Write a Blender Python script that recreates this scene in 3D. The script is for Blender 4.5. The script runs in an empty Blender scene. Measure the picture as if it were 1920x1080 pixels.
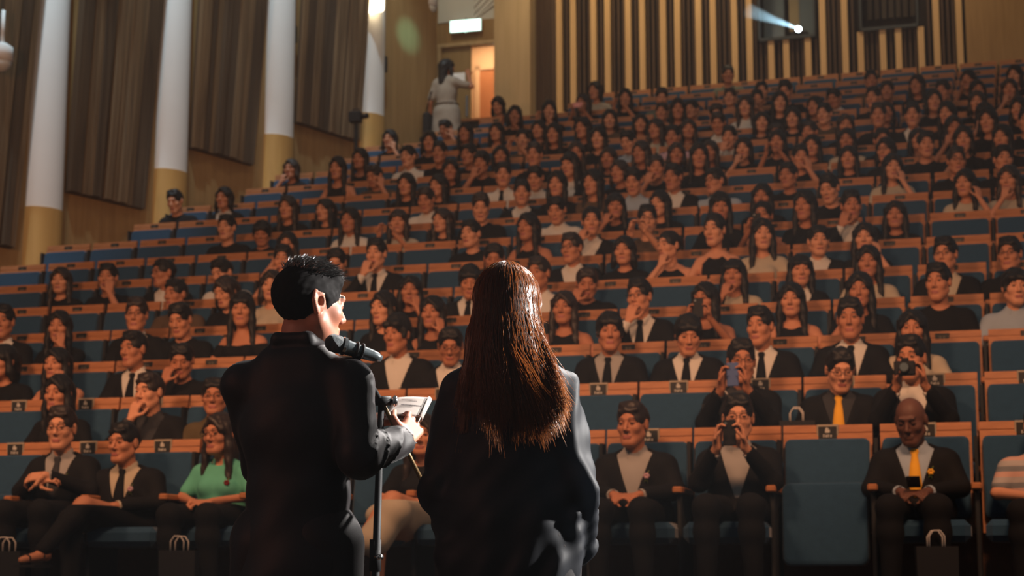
import bpy, math, random
import numpy as np
from mathutils import Vector, Matrix
random.seed(7); rng=np.random.default_rng(7)
SC=bpy.context.scene
COL=SC.collection
# ------------------------------------------------------------------ view
SC.view_settings.view_transform='Standard'
SC.view_settings.look='None'
SC.view_settings.gamma=1.0
SC.view_settings.use_curve_mapping=False
SC.view_settings.exposure=0.0

# ------------------------------------------------------------------ the rake: rows of seats
W=.58
def rowY(k,X): return 11.1435+.9452*k+(-.0078*k+.000311*k*k)*(X+4)     # line of the seat-back tops of row k
def rowyaw(k): return math.atan(-.0078*k+.000311*k*k)
def tierZ(k): return max(0,.3971*k-.0003*k*k)
ORD=['front','second','third','fourth','fifth','sixth','seventh','eighth','ninth','tenth','eleventh','twelfth','thirteenth','fourteenth','fifteenth','sixteenth','seventeenth','back']
NTH=['first','second','third','fourth','fifth','sixth','seventh','eighth','ninth','tenth','eleventh','twelfth','thirteenth','fourteenth','fifteenth','sixteenth','seventeenth','eighteenth','nineteenth','twentieth','twenty-first','twenty-second','twenty-third']

# ------------------------------------------------------------------ materials
def mat(name,col,rough=.7,metal=0,spec=.3,emit=None,es=1,sheen=0,bump=0,bscale=60,vary=0,vscale=8,trans=0,sss=0):
    m=bpy.data.materials.new(name); m.use_nodes=True
    nt=m.node_tree; b=nt.nodes['Principled BSDF']
    b.inputs['Base Color'].default_value=(*col,1); b.inputs['Roughness'].default_value=rough
    b.inputs['Metallic'].default_value=metal; b.inputs['Specular IOR Level'].default_value=spec
    if emit: b.inputs['Emission Color'].default_value=(*emit,1); b.inputs['Emission Strength'].default_value=es
    if sheen: b.inputs['Sheen Weight'].default_value=sheen; b.inputs['Sheen Roughness'].default_value=.4
    if trans: b.inputs['Transmission Weight'].default_value=trans
    if sss:
        b.inputs['Subsurface Weight'].default_value=sss; b.inputs['Subsurface Radius'].default_value=(.02,.008,.004); b.inputs['Subsurface Scale'].default_value=.5
    if vary or bump:
        tc=nt.nodes.new('ShaderNodeTexCoord'); n=nt.nodes.new('ShaderNodeTexNoise'); n.inputs['Scale'].default_value=vscale if vary else bscale
        n.inputs['Detail'].default_value=4
        nt.links.new(tc.outputs['Object'],n.inputs['Vector'])
        if vary:
            r=nt.nodes.new('ShaderNodeMixRGB'); r.inputs[1].default_value=(*[c*(1-vary) for c in col],1); r.inputs[2].default_value=(*[min(1,c*(1+vary)) for c in col],1)
            nt.links.new(n.outputs['Fac'],r.inputs['Fac']); nt.links.new(r.outputs[0],b.inputs['Base Color'])
        if bump:
            n2=nt.nodes.new('ShaderNodeTexNoise'); n2.inputs['Scale'].default_value=bscale; n2.inputs['Detail'].default_value=3
            nt.links.new(tc.outputs['Object'],n2.inputs['Vector'])
            bp=nt.nodes.new('ShaderNodeBump'); bp.inputs['Strength'].default_value=bump; bp.inputs['Distance'].default_value=.01
            nt.links.new(n2.outputs['Fac'],bp.inputs['Height']); nt.links.new(bp.outputs['Normal'],b.inputs['Normal'])
    return m
def woodmat(name,c1,c2,scale=1.,stretch=(12,12,1),rough=.5):
    m=bpy.data.materials.new(name); m.use_nodes=True; nt=m.node_tree; b=nt.nodes['Principled BSDF']
    tc=nt.nodes.new('ShaderNodeTexCoord'); mp=nt.nodes.new('ShaderNodeMapping'); mp.inputs['Scale'].default_value=stretch
    n=nt.nodes.new('ShaderNodeTexNoise'); n.inputs['Scale'].default_value=scale; n.inputs['Detail'].default_value=6; n.inputs['Distortion'].default_value=.6
    r=nt.nodes.new('ShaderNodeValToRGB'); r.color_ramp.elements[0].color=(*c1,1); r.color_ramp.elements[1].color=(*c2,1)
    r.color_ramp.elements[0].position=.3; r.color_ramp.elements[1].position=.7
    nt.links.new(tc.outputs['Object'],mp.inputs['Vector']); nt.links.new(mp.outputs[0],n.inputs['Vector']); nt.links.new(n.outputs['Fac'],r.inputs['Fac']); nt.links.new(r.outputs[0],b.inputs['Base Color'])
    b.inputs['Roughness'].default_value=rough; b.inputs['Specular IOR Level'].default_value=.3
    return m
M={}
M['seatwood']=woodmat('seat_wood',(.30,.115,.042),(.43,.175,.068),2.,(3,3,26))
M['blue']=mat('blue_upholstery',(.020,.058,.108),.85,spec=.15,sheen=.3,bump=.3,bscale=220,vary=.18,vscale=30)
M['darkmetal']=mat('seat_dark_side',(.014,.016,.018),.7)
M['plate']=mat('plate_black',(.02,.02,.018),.5)
M['plateframe']=mat('plate_frame',(.32,.27,.2),.5)
M['platemark']=mat('plate_mark',(.45,.43,.38),.6)
M['tier']=mat('tier_carpet',(.11,.058,.036),.9,vary=.3,vscale=20)
M['tan']=woodmat('wall_tan_wood',(.28,.165,.062),(.36,.22,.088),1.5,(10,10,.7),.6)
M['pillar']=woodmat('maple_veneer',(.50,.36,.19),(.60,.44,.25),1.2,(9,9,.5),.5)
M['slatlight']=woodmat('slat_lit_wood',(.62,.40,.18),(.74,.50,.25),1.2,(14,14,.4),.5)  # light from above on the protruding battens, put into a paler colour
M['slatdark']=woodmat('slat_unlit_wood',(.055,.032,.018),(.10,.058,.032),1.5,(14,14,.4),.6)  # battens set back from that light, coloured darker
M['slatback']=mat('slat_backing',(.014,.010,.008),.8)
M['curtain']=woodmat('panel_brown',(.088,.052,.026),(.20,.122,.060),1.,(16,16,.15),.8)
M['curtaindark']=woodmat('panel_dark_brown',(.045,.028,.016),(.092,.057,.031),1.,(16,16,.15),.8)
M['white']=mat('column_white_paint',(.80,.80,.78),.7,vary=.03)
M['colwood']=woodmat('column_wood_base',(.44,.25,.075),(.56,.34,.11),1.2,(5,5,.6),.5)
M['plaster']=mat('grey_plaster',(.62,.62,.59),.8)
M['glass']=mat('booth_glass',(.10,.13,.14),.15,spec=.6)
M['black']=mat('black_plastic',(.012,.012,.013),.6,spec=.2)
M['chrome']=mat('chrome',(.6,.6,.6),.2,metal=1)
M['frame']=mat('booth_frame',(.05,.06,.065),.6)
M['door']=woodmat('door_leaf_wood',(.36,.25,.11),(.43,.30,.14),1.2,(8,8,.6),.5)
M['doorred']=woodmat('corridor_door_wood',(.50,.22,.10),(.58,.27,.13),1.2,(8,8,.6),.5)
M['peach']=mat('corridor_paint',(.78,.60,.42),.8)
M['hair']=mat('hair_black',(.010,.009,.009),.5,spec=.25)
M['hair2']=mat('hair_dark_brown',(.020,.013,.010),.45,spec=.35)
M['hairgrey']=mat('hair_greying',(.12,.11,.10),.5)
M['eye']=mat('eye_and_brow',(.045,.024,.016),.5)
M['lip']=mat('lips',(.30,.095,.075),.5)
SK={'1':(.46,.195,.105),'2':(.51,.225,.125),'3':(.40,.165,.088),'4':(.56,.265,.155),'9':(.120,.052,.034)}
for k,c in SK.items(): M['skin'+k]=mat('skin_tone_'+k,c,.55,spec=.3)
M['skinfront']=mat('skin_speaker',(.36,.14,.085),.5,spec=.35,sss=.2)
CL={'k':('black',(.007,.007,.008)),'d':('dark grey',(.035,.036,.040)),'w':('white',(.56,.53,.48)),'b':('light blue',(.30,.36,.42)),'g':('grey',(.30,.29,.28)),
    'o':('olive',(.085,.062,.030)),'p':('pink',(.48,.30,.34)),'r':('dark red',(.16,.02,.02)),'e':('cream',(.42,.36,.27)),'q':('green',(.10,.38,.27)),
    'n':('brown',(.085,.055,.035)),'z':('grey-green',(.12,.14,.11)),'y':('yellow',(.75,.38,.035))}
for k,(n,c) in CL.items(): M['c'+k]=mat('cloth_'+n.replace(' ','_'),c,.85,spec=.15,sheen=.0,vary=.06,vscale=14)
M['suit']=mat('suit_wool',(.007,.007,.008),.8,spec=.15)
M['cuffwhite']=M['cw']
def stripes(name,a,b,period):
    m=bpy.data.materials.new(name); m.use_nodes=True; nt=m.node_tree; bs=nt.nodes['Principled BSDF']
    tc=nt.nodes.new('ShaderNodeTexCoord'); s=nt.nodes.new('ShaderNodeSeparateXYZ'); ma=nt.nodes.new('ShaderNodeMath'); ma.operation='MULTIPLY'; ma.inputs[1].default_value=1/period
    fr=nt.nodes.new('ShaderNodeMath'); fr.operation='FRACT'; r=nt.nodes.new('ShaderNodeValToRGB'); r.color_ramp.interpolation='CONSTANT'
    r.color_ramp.elements[0].color=(*a,1); r.color_ramp.elements[1].position=.33; r.color_ramp.elements[1].color=(*b,1)
    e=r.color_ramp.elements.new(.66); e.color=(.36,.33,.31,1)
    nt.links.new(tc.outputs['Object'],s.inputs[0]); nt.links.new(s.outputs['Z'],ma.inputs[0]); nt.links.new(ma.outputs[0],fr.inputs[0]); nt.links.new(fr.outputs[0],r.inputs[0]); nt.links.new(r.outputs[0],bs.inputs['Base Color'])
    bs.inputs['Roughness'].default_value=.85
    return m
M['stripe']=stripes('striped_polo_cloth',(.50,.30,.24),(.16,.17,.18),.105)

# ------------------------------------------------------------------ mesh helpers
def mkmesh(name,v,f,mats=(),smooth=False,mi=None):
    me=bpy.data.meshes.new(name)
    v=np.asarray(v,dtype=np.float32); 
    if isinstance(f,np.ndarray):
        n=len(f); q=f.shape[1]
        me.vertices.add(len(v)); me.vertices.foreach_set('co',v.ravel())
        me.loops.add(n*q); me.loops.foreach_set('vertex_index',f.astype(np.int32).ravel())
        me.polygons.add(n); me.polygons.foreach_set('loop_start',(np.arange(n)*q).astype(np.int32)); me.polygons.foreach_set('loop_total',np.full(n,q,dtype=np.int32))
        me.update(calc_edges=True)
    else:
        me.from_pydata([tuple(map(float,p)) for p in v],[],[tuple(map(int,q)) for q in f])
    for m in mats: me.materials.append(m)
    if mi is not None: me.polygons.foreach_set('material_index',np.asarray(mi,dtype=np.int32))
    if smooth: me.polygons.foreach_set('use_smooth',np.ones(len(me.polygons),dtype=bool))
    me.validate(); me.update()
    return me
class MB:
    def __init__(s): s.v=[];s.f=[];s.mi=[]
    def add(s,v,f,mi=0):
        o=len(s.v); s.v+=[tuple(p) for p in v]; s.f+=[tuple(i+o for i in q) for q in f]; s.mi+=[mi]*len(f)
    def box(s,lo,hi,mi=0,bev=0):
        x0,y0,z0=lo;x1,y1,z1=hi
        if bev:
            b=min(bev,(x1-x0)/2.01,(y1-y0)/2.01,(z1-z0)/2.01)
            # chamfered box : 24 verts
            V=[];idx={}
            for sx in (0,1):
                for sy in (0,1):
                    for sz in (0,1):
                        c=[(x0,x1)[sx],(y0,y1)[sy],(z0,z1)[sz]]; sg=[(1,-1)[sx],(1,-1)[sy],(1,-1)[sz]]
                        for a in range(3):
                            p=list(c)
                            for q in range(3):
                                if q!=a: p[q]+=sg[q]*b
                            idx[(sx,sy,sz,a)]=len(V); V.append(p)
            F=[]
            for a in range(3):
                o1,o2=[q for q in range(3) if q!=a]
                for side in (0,1):
                    q=[]
                    for (u,w) in ((0,0),(1,0),(1,1),(0,1)):
                        k=[0,0,0];k[a]=side;k[o1]=u;k[o2]=w; q.append(idx[(*k,a)])
                    if (side==1)!=(a==1): pass
                    else: q=q[::-1]
                    F.append(q)
            for a in range(3): # edges along axis a
                o1,o2=[q for q in range(3) if q!=a]
                for u in (0,1):
                    for w in (0,1):
                        k0=[0,0,0];k0[o1]=u;k0[o2]=w;k1=list(k0);k1[a]=1
                        F.append([idx[(*k0,o1)],idx[(*k1,o1)],idx[(*k1,o2)],idx[(*k0,o2)]])
            for sx in (0,1):
                for sy in (0,1):
                    for sz in (0,1): F.append([idx[(sx,sy,sz,a)] for a in range(3)])
            s.add(V,F,mi); return
        V=[(x0,y0,z0),(x1,y0,z0),(x1,y1,z0),(x0,y1,z0),(x0,y0,z1),(x1,y0,z1),(x1,y1,z1),(x0,y1,z1)]
        s.add(V,[(0,3,2,1),(4,5,6,7),(0,1,5,4),(1,2,6,5),(2,3,7,6),(3,0,4,7)],mi)
    def tube(s,pts,r,n=8,mi=0,caps=True):
        pts=[Vector(p) for p in pts]; R=r if isinstance(r,(list,tuple)) else [r]*len(pts)
        rings=[]
        t=(pts[1]-pts[0]).normalized(); up=Vector((0,0,1)) if abs(t.z)<.9 else Vector((1,0,0)); a=t.cross(up).normalized()
        V=[]
        for i,p in enumerate(pts):
            t=(pts[min(i+1,len(pts)-1)]-pts[max(i-1,0)]).normalized(); a=(a-t*a.dot(t)).normalized(); b=t.cross(a)
            for j in range(n):
                c=2*math.pi*j/n; V.append(p+(a*math.cos(c)+b*math.sin(c))*R[i])
        F=[]
        for i in range(len(pts)-1):
            for j in range(n): F.append((i*n+j,i*n+(j+1)%n,(i+1)*n+(j+1)%n,(i+1)*n+j))
        if caps: F.append(tuple(range(n))[::-1]); F.append(tuple((len(pts)-1)*n+j for j in range(n)))
        s.add(V,F,mi)
    def prism(s,poly,y0,y1,mi=0,axis='y'):
        n=len(poly)
        if axis=='y': V=[(x,y0,z) for x,z in poly]+[(x,y1,z) for x,z in poly]
        else: V=[(x,y,y0) for x,y in poly]+[(x,y,y1) for x,y in poly]
        F=[tuple(range(n)),tuple(range(n,2*n))[::-1]]+[(i,(i+1)%n,(i+1)%n+n,i+n)[::-1] for i in range(n)]
        s.add(V,F,mi)
    def mesh(s,name,mats,smooth=False):
        me=mkmesh(name,s.v,s.f,mats,smooth,s.mi)
        import bmesh
        bm=bmesh.new(); bm.from_mesh(me); bmesh.ops.recalc_face_normals(bm,faces=bm.faces); bm.to_mesh(me); bm.free()
        return me
def rrect(w,z0,z1,r,n=5,x0=0):
    out=[]
    for cx,cz,a0 in ((w/2-r,z0+r,-90),(w/2-r,z1-r,0),(-w/2+r,z1-r,90),(-w/2+r,z0+r,180)):
        for i in range(n+1):
            a=math.radians(a0+90*i/n); out.append((x0+cx+r*math.cos(a),cz+r*math.sin(a)))
    return out
def ob(name,me,parent=None,loc=None,rz=None,mtx=None,label=None,cat=None,group=None,kind=None):
    o=bpy.data.objects.new(name,me); COL.objects.link(o)
    if parent: o.parent=parent
    if loc is not None: o.location=loc
    if rz is not None: o.rotation_euler=(0,0,rz)
    if mtx is not None: o.matrix_local=mtx
    if label: o['label']=label
    if cat: o['category']=cat
    if group: o['group']=group
    if kind: o['kind']=kind
    return o
def setmats(o,mats):
    for i,m in enumerate(mats):
        o.material_slots[i].link='OBJECT'; o.material_slots[i].material=m

# ------------------------------------------------------------------ signed-distance bodies
V3=lambda *a: np.array(a,dtype=float)
def cap(a,b,r1,r2=None,k=.02,op='+'): return dict(t='c',a=np.array(a,float),b=np.array(b,float),r1=r1,r2=r1 if r2 is None else r2,k=k,op=op)
def ell(c,r,k=.02,op='+',R=None): return dict(t='e',a=np.array(c,float),r=np.array(r,float),R=R,k=k,op=op)
def inflate(ps,d,dk=0):
    o=[]
    for p in ps:
        q=dict(p)
        if p['t']=='c': q['r1']=p['r1']+d; q['r2']=p['r2']+d
        elif p['t']=='e': q['r']=p['r']+d
        q['k']=p['k']+dk; o.append(q)
    return o
def xf(ps,R,t):
    o=[]
    for p in ps:
        q=dict(p); q['a']=R@p['a']+t
        if 'b' in p: q['b']=R@p['b']+t
        if p['t']=='e': q['R']=R if p['R'] is None else R@p['R']
        o.append(q)
    return o
def axis(lo,hi,h,fine=()):
    pts=[lo]; 
    while pts[-1]<hi:
        x=pts[-1]; s=h
        for a,b,hf in fine:
            if a-1e-9<=x<b: s=min(s,hf)
        pts.append(x+s)
    return np.array(pts)
def evalF(ps,ax):
    X,Y,Z=ax; F=np.full((len(X),len(Y),len(Z)),.25,dtype=np.float32)
    for p in ps:
        t=p['t']
        if t=='f':
            F=p['fn'](F,X[:,None,None],Y[None,:,None],Z[None,None,:]); continue
        if t=='c': lo=np.minimum(p['a']-p['r1'],p['b']-p['r2']); hi=np.maximum(p['a']+p['r1'],p['b']+p['r2'])
        elif p['R'] is None: lo=p['a']-p['r']; hi=p['a']+p['r']
        else: m=p['r'].max(); lo=p['a']-m; hi=p['a']+m
        mg=p['k']+.025
        i=[slice(max(0,np.searchsorted(A,lo[n]-mg)-1),np.searchsorted(A,hi[n]+mg)+1) for n,A in enumerate(ax)]
        x=X[i[0]][:,None,None].astype(np.float32); y=Y[i[1]][None,:,None].astype(np.float32); z=Z[i[2]][None,None,:].astype(np.float32)
        if 0 in (x.size,y.size,z.size): continue
        x=x-p['a'][0]; y=y-p['a'][1]; z=z-p['a'][2]
        if t=='c':
            d=p['b']-p['a']; L=float(d@d)+1e-12
            h=np.clip((x*d[0]+y*d[1]+z*d[2])/L,0,1)
            D=np.sqrt((x-h*d[0])**2+(y-h*d[1])**2+(z-h*d[2])**2)-(p['r1']+(p['r2']-p['r1'])*h)
        else:
            r=p['r']
            if p['R'] is not None:
                R=p['R']; x,y,z=(R[0,0]*x+R[1,0]*y+R[2,0]*z),(R[0,1]*x+R[1,1]*y+R[2,1]*z),(R[0,2]*x+R[1,2]*y+R[2,2]*z)
            k0=np.sqrt((x/r[0])**2+(y/r[1])**2+(z/r[2])**2); k1=np.sqrt((x/r[0]**2)**2+(y/r[1]**2)**2+(z/r[2]**2)**2)+1e-9
            D=k0*(k0-1)/k1
        S=F[i[0],i[1],i[2]]; k=max(p['k'],1e-4)
        if p['op']=='+':
            h=np.maximum(k-np.abs(S-D),0)/k; F[i[0],i[1],i[2]]=np.minimum(S,D)-h*h*k*.25
        else:
            D=-D; h=np.maximum(k-np.abs(S-D),0)/k; F[i[0],i[1],i[2]]=np.maximum(S,D)+h*h*k*.25
    return F
def nets(F,ax):
    X,Y,Z=ax; F=F.copy(); big=np.float32(.25)
    F[0]=big;F[-1]=big;F[:,0]=big;F[:,-1]=big;F[:,:,0]=big;F[:,:,-1]=big
    ins=F<0
    c=np.zeros(tuple(n-1 for n in F.shape),dtype=np.int8)
    for i in (0,1):
        for j in (0,1):
            for k in (0,1): c+=ins[i:i+c.shape[0],j:j+c.shape[1],k:k+c.shape[2]]
    act=(c>0)&(c<8); I=np.argwhere(act)
    if len(I)==0: return np.zeros((0,3)),np.zeros((0,4),int)
    acc=np.zeros((len(I),3)); cnt=np.zeros(len(I))
    G=[X,Y,Z]
    for a in range(3):
        o1,o2=[q for q in range(3) if q!=a]
        for u in (0,1):
            for w in (0,1):
                p0=I.copy(); p0[:,o1]+=u; p0[:,o2]+=w; p1=p0.copy(); p1[:,a]+=1
                f0=F[p0[:,0],p0[:,1],p0[:,2]]; f1=F[p1[:,0],p1[:,1],p1[:,2]]
                m=(f0<0)!=(f1<0); t=np.where(m,f0/(np.where(m,f0-f1,1)),0)
                P=np.stack([G[q][p0[:,q]] for q in range(3)],1).astype(float); P[:,a]+=t*(G[a][p1[:,a]]-G[a][p0[:,a]])
                acc[m]+=P[m]; cnt[m]+=1
    V=acc/cnt[:,None]
    ids=np.full(c.shape,-1,dtype=np.int32); ids[I[:,0],I[:,1],I[:,2]]=np.arange(len(I))
    faces=[]
    for a,(b,cx) in enumerate(((1,2),(2,0),(0,1))):
        sl0=[slice(None)]*3; sl1=[slice(None)]*3; sl0[a]=slice(0,-1); sl1[a]=slice(1,None)
        ch=ins[tuple(sl0)]!=ins[tuple(sl1)]
        E=np.argwhere(ch)
        E=E[(E[:,b]>0)&(E[:,cx]>0)&(E[:,b]<F.shape[b]-1)&(E[:,cx]<F.shape[cx]-1)]
        def cell(db,dc):
            Q=E.copy(); Q[:,b]+=db; Q[:,cx]+=dc; return ids[Q[:,0],Q[:,1],Q[:,2]]
        q=np.stack([cell(-1,-1),cell(0,-1),cell(0,0),cell(-1,0)],1)
        inside0=ins[E[:,0],E[:,1],E[:,2]]
        q[~inside0]=q[~inside0][:,::-1]
        faces.append(q)
    Fq=np.concatenate(faces); Fq=Fq[(Fq>=0).all(1)]
    return V,Fq
def bounds(ps):
    lo=np.full(3,1e9);hi=-lo
    for p in ps:
        if p['t']=='f' or p['op']!='+': continue
        m=max(p['r1'],p['r2']) if p['t']=='c' else p['r'].max()
        lo=np.minimum(lo,p['a']-m); hi=np.maximum(hi,p['a']+m)
        if 'b' in p: lo=np.minimum(lo,p['b']-m); hi=np.maximum(hi,p['b']+m)
    return lo-.02,hi+.02
def sdfmesh(name,ps,h,mats,fx=(),fy=(),fz=(),mi=None,extra=None):
    lo,hi=bounds(ps)
    ax=[axis(lo[0],hi[0],h,fx),axis(lo[1],hi[1],h,fy),axis(lo[2],hi[2],h,fz)]
    V,Fq=nets(evalF(ps,ax),ax)
    idx=None
    if mi is not None: idx=mi(V[Fq].mean(1))
    return mkmesh(name,V,Fq,mats,True,idx)
def fclip(fn): return dict(t='f',fn=fn)

# ---- anatomy (metres, facing -Y, right hand at -X)
def head_prims(sex,det=0):
    j=1. if sex=='m' else .93
    P=[ell((0,.012,.022),(.074,.092,.088)),ell((0,-.024,-.045),(.056*j,.060,.076),.03),
       cap((-.012,-.062,-.100*j),(.012,-.062,-.100*j),.019*j,k=.03)]
    for s in (-1,1):
        P+=[cap((s*.054*j,.0,-.055),(s*.016,-.055,-.098*j),.017,.017,.03),ell((s*.040,-.052,-.024),(.024,.026,.024),.02),
            ell((s*.031,-.093,.002),(.019,.016,.012),.014,'-'),ell((s*.031,-.072,.002),(.014,.0135,.0125),.003)]
    P+=[cap((-.034,-.079,.024),(.034,-.079,.024),.010,k=.014),cap((0,-.080,.012),(0,-.103,-.030),.007,.0105,.012),
        cap((-.011,-.092,-.036),(.011,-.092,-.036),.008,k=.008),
        cap((-.018,-.080,-.064),(.018,-.080,-.064),.007,k=.006),cap((-.014,-.080,-.074),(.014,-.080,-.074),.008,k=.005)]
    for s in (-1,1):
        P+=[ell((s*.077,.014,-.006),(.009,.020,.031),.008)]
    return P
NECKP=V3(0,.03,-.12)
def Rz(a): c,s=math.cos(a),math.sin(a); return np.array([[c,-s,0],[s,c,0],[0,0,1.]])
def Rx(a): c,s=math.cos(a),math.sin(a); return np.array([[1,0,0],[0,c,-s],[0,s,c]])
def Ry(a): c,s=math.cos(a),math.sin(a); return np.array([[c,0,s],[0,1,0],[-s,0,c]])
def headpose(org,yaw,pitch,roll=0):
    R=Rz(math.radians(yaw))@Ry(math.radians(roll))@Rx(math.radians(pitch)); t=org+NECKP-R@NECKP
    return R,t
HS=np.array([1.07,1.07,1.20])      # audience heads in the stretched space of the seated figures
def sc_prims(ps,S=HS):
    o=[]
    for p in ps:
        q=dict(p); q['a']=p['a']*S
        if 'b' in p: q['b']=p['b']*S
        if p['t']=='e': q['r']=p['r']*S
        else: q['r1']=p['r1']*S.mean(); q['r2']=p['r2']*S.mean()
        o.append(q)
    return o
def hmat(R,t,S=np.ones(3)):
    A=R@np.diag(S); return Matrix(((*A[0],t[0]),(*A[1],t[1]),(*A[2],t[2]),(0,0,0,1)))
def hand(w,d,n,side,curl=.5,spread=1.,k=.005,sc=1.,thumb=(.3,.6),curls=None):
    """palm from wrist w along d; n: the way the palm faces; side +1/-1: which way the thumb leaves"""
    d=np.array(d,float); d/=np.linalg.norm(d); n=np.array(n,float); n-=d*(n@d); n/=np.linalg.norm(n); a=np.cross(d,n)*side
    w=np.array(w,float); P=[]
    for u in (-.026,-.009,.009,.026):
        P.append(cap(w+d*.012*sc+a*u*.7*sc,w+d*.082*sc+a*u*sc,.013*sc,.0105*sc,.012))
    for i,(u,L) in enumerate(((.028,.070),(.0095,.078),(-.0095,.072),(-.027,.056))):
        p=w+d*.084*sc+a*u*spread*sc; c=curl if curls is None else curls[i]; ang=c*.5; dd=d
        for s_,(f,r) in enumerate(((.45,.0088),(.32,.0080),(.26,.0072))):
            dd=d*math.cos(ang)+n*math.sin(ang)+a*u*spread*2.2; dd/=np.linalg.norm(dd)
            q=p+dd*L*f*sc; P.append(cap(p,q,r*sc,r*.92*sc,k)); p=q; ang+=c
    p=w+d*.022*sc+a*.026*sc; q=p+(d*.55+a*.75+n*thumb[0])/np.linalg.norm([.55,.75,thumb[0]])*.042*sc
    r=q+(d*.9+a*.15+n*thumb[1])/np.linalg.norm([.9,.15,thumb[1]])*.034*sc; t=r+(d*.95-a*.05+n*thumb[1])*.022*sc
    P+=[cap(p,q,.0135*sc,.0105*sc,.01),cap(q,r,.010*sc,.0088*sc,k),cap(r,t,.0088*sc,.007*sc,k)]
    return P
LV=dict(key=6500,side=7000,glow=210,front=720,house=160,col=820,wash=120,corr=22,exit=200,proj=420); HAZE=.0020  # exit sets the added teal lamp, not the sign
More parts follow.
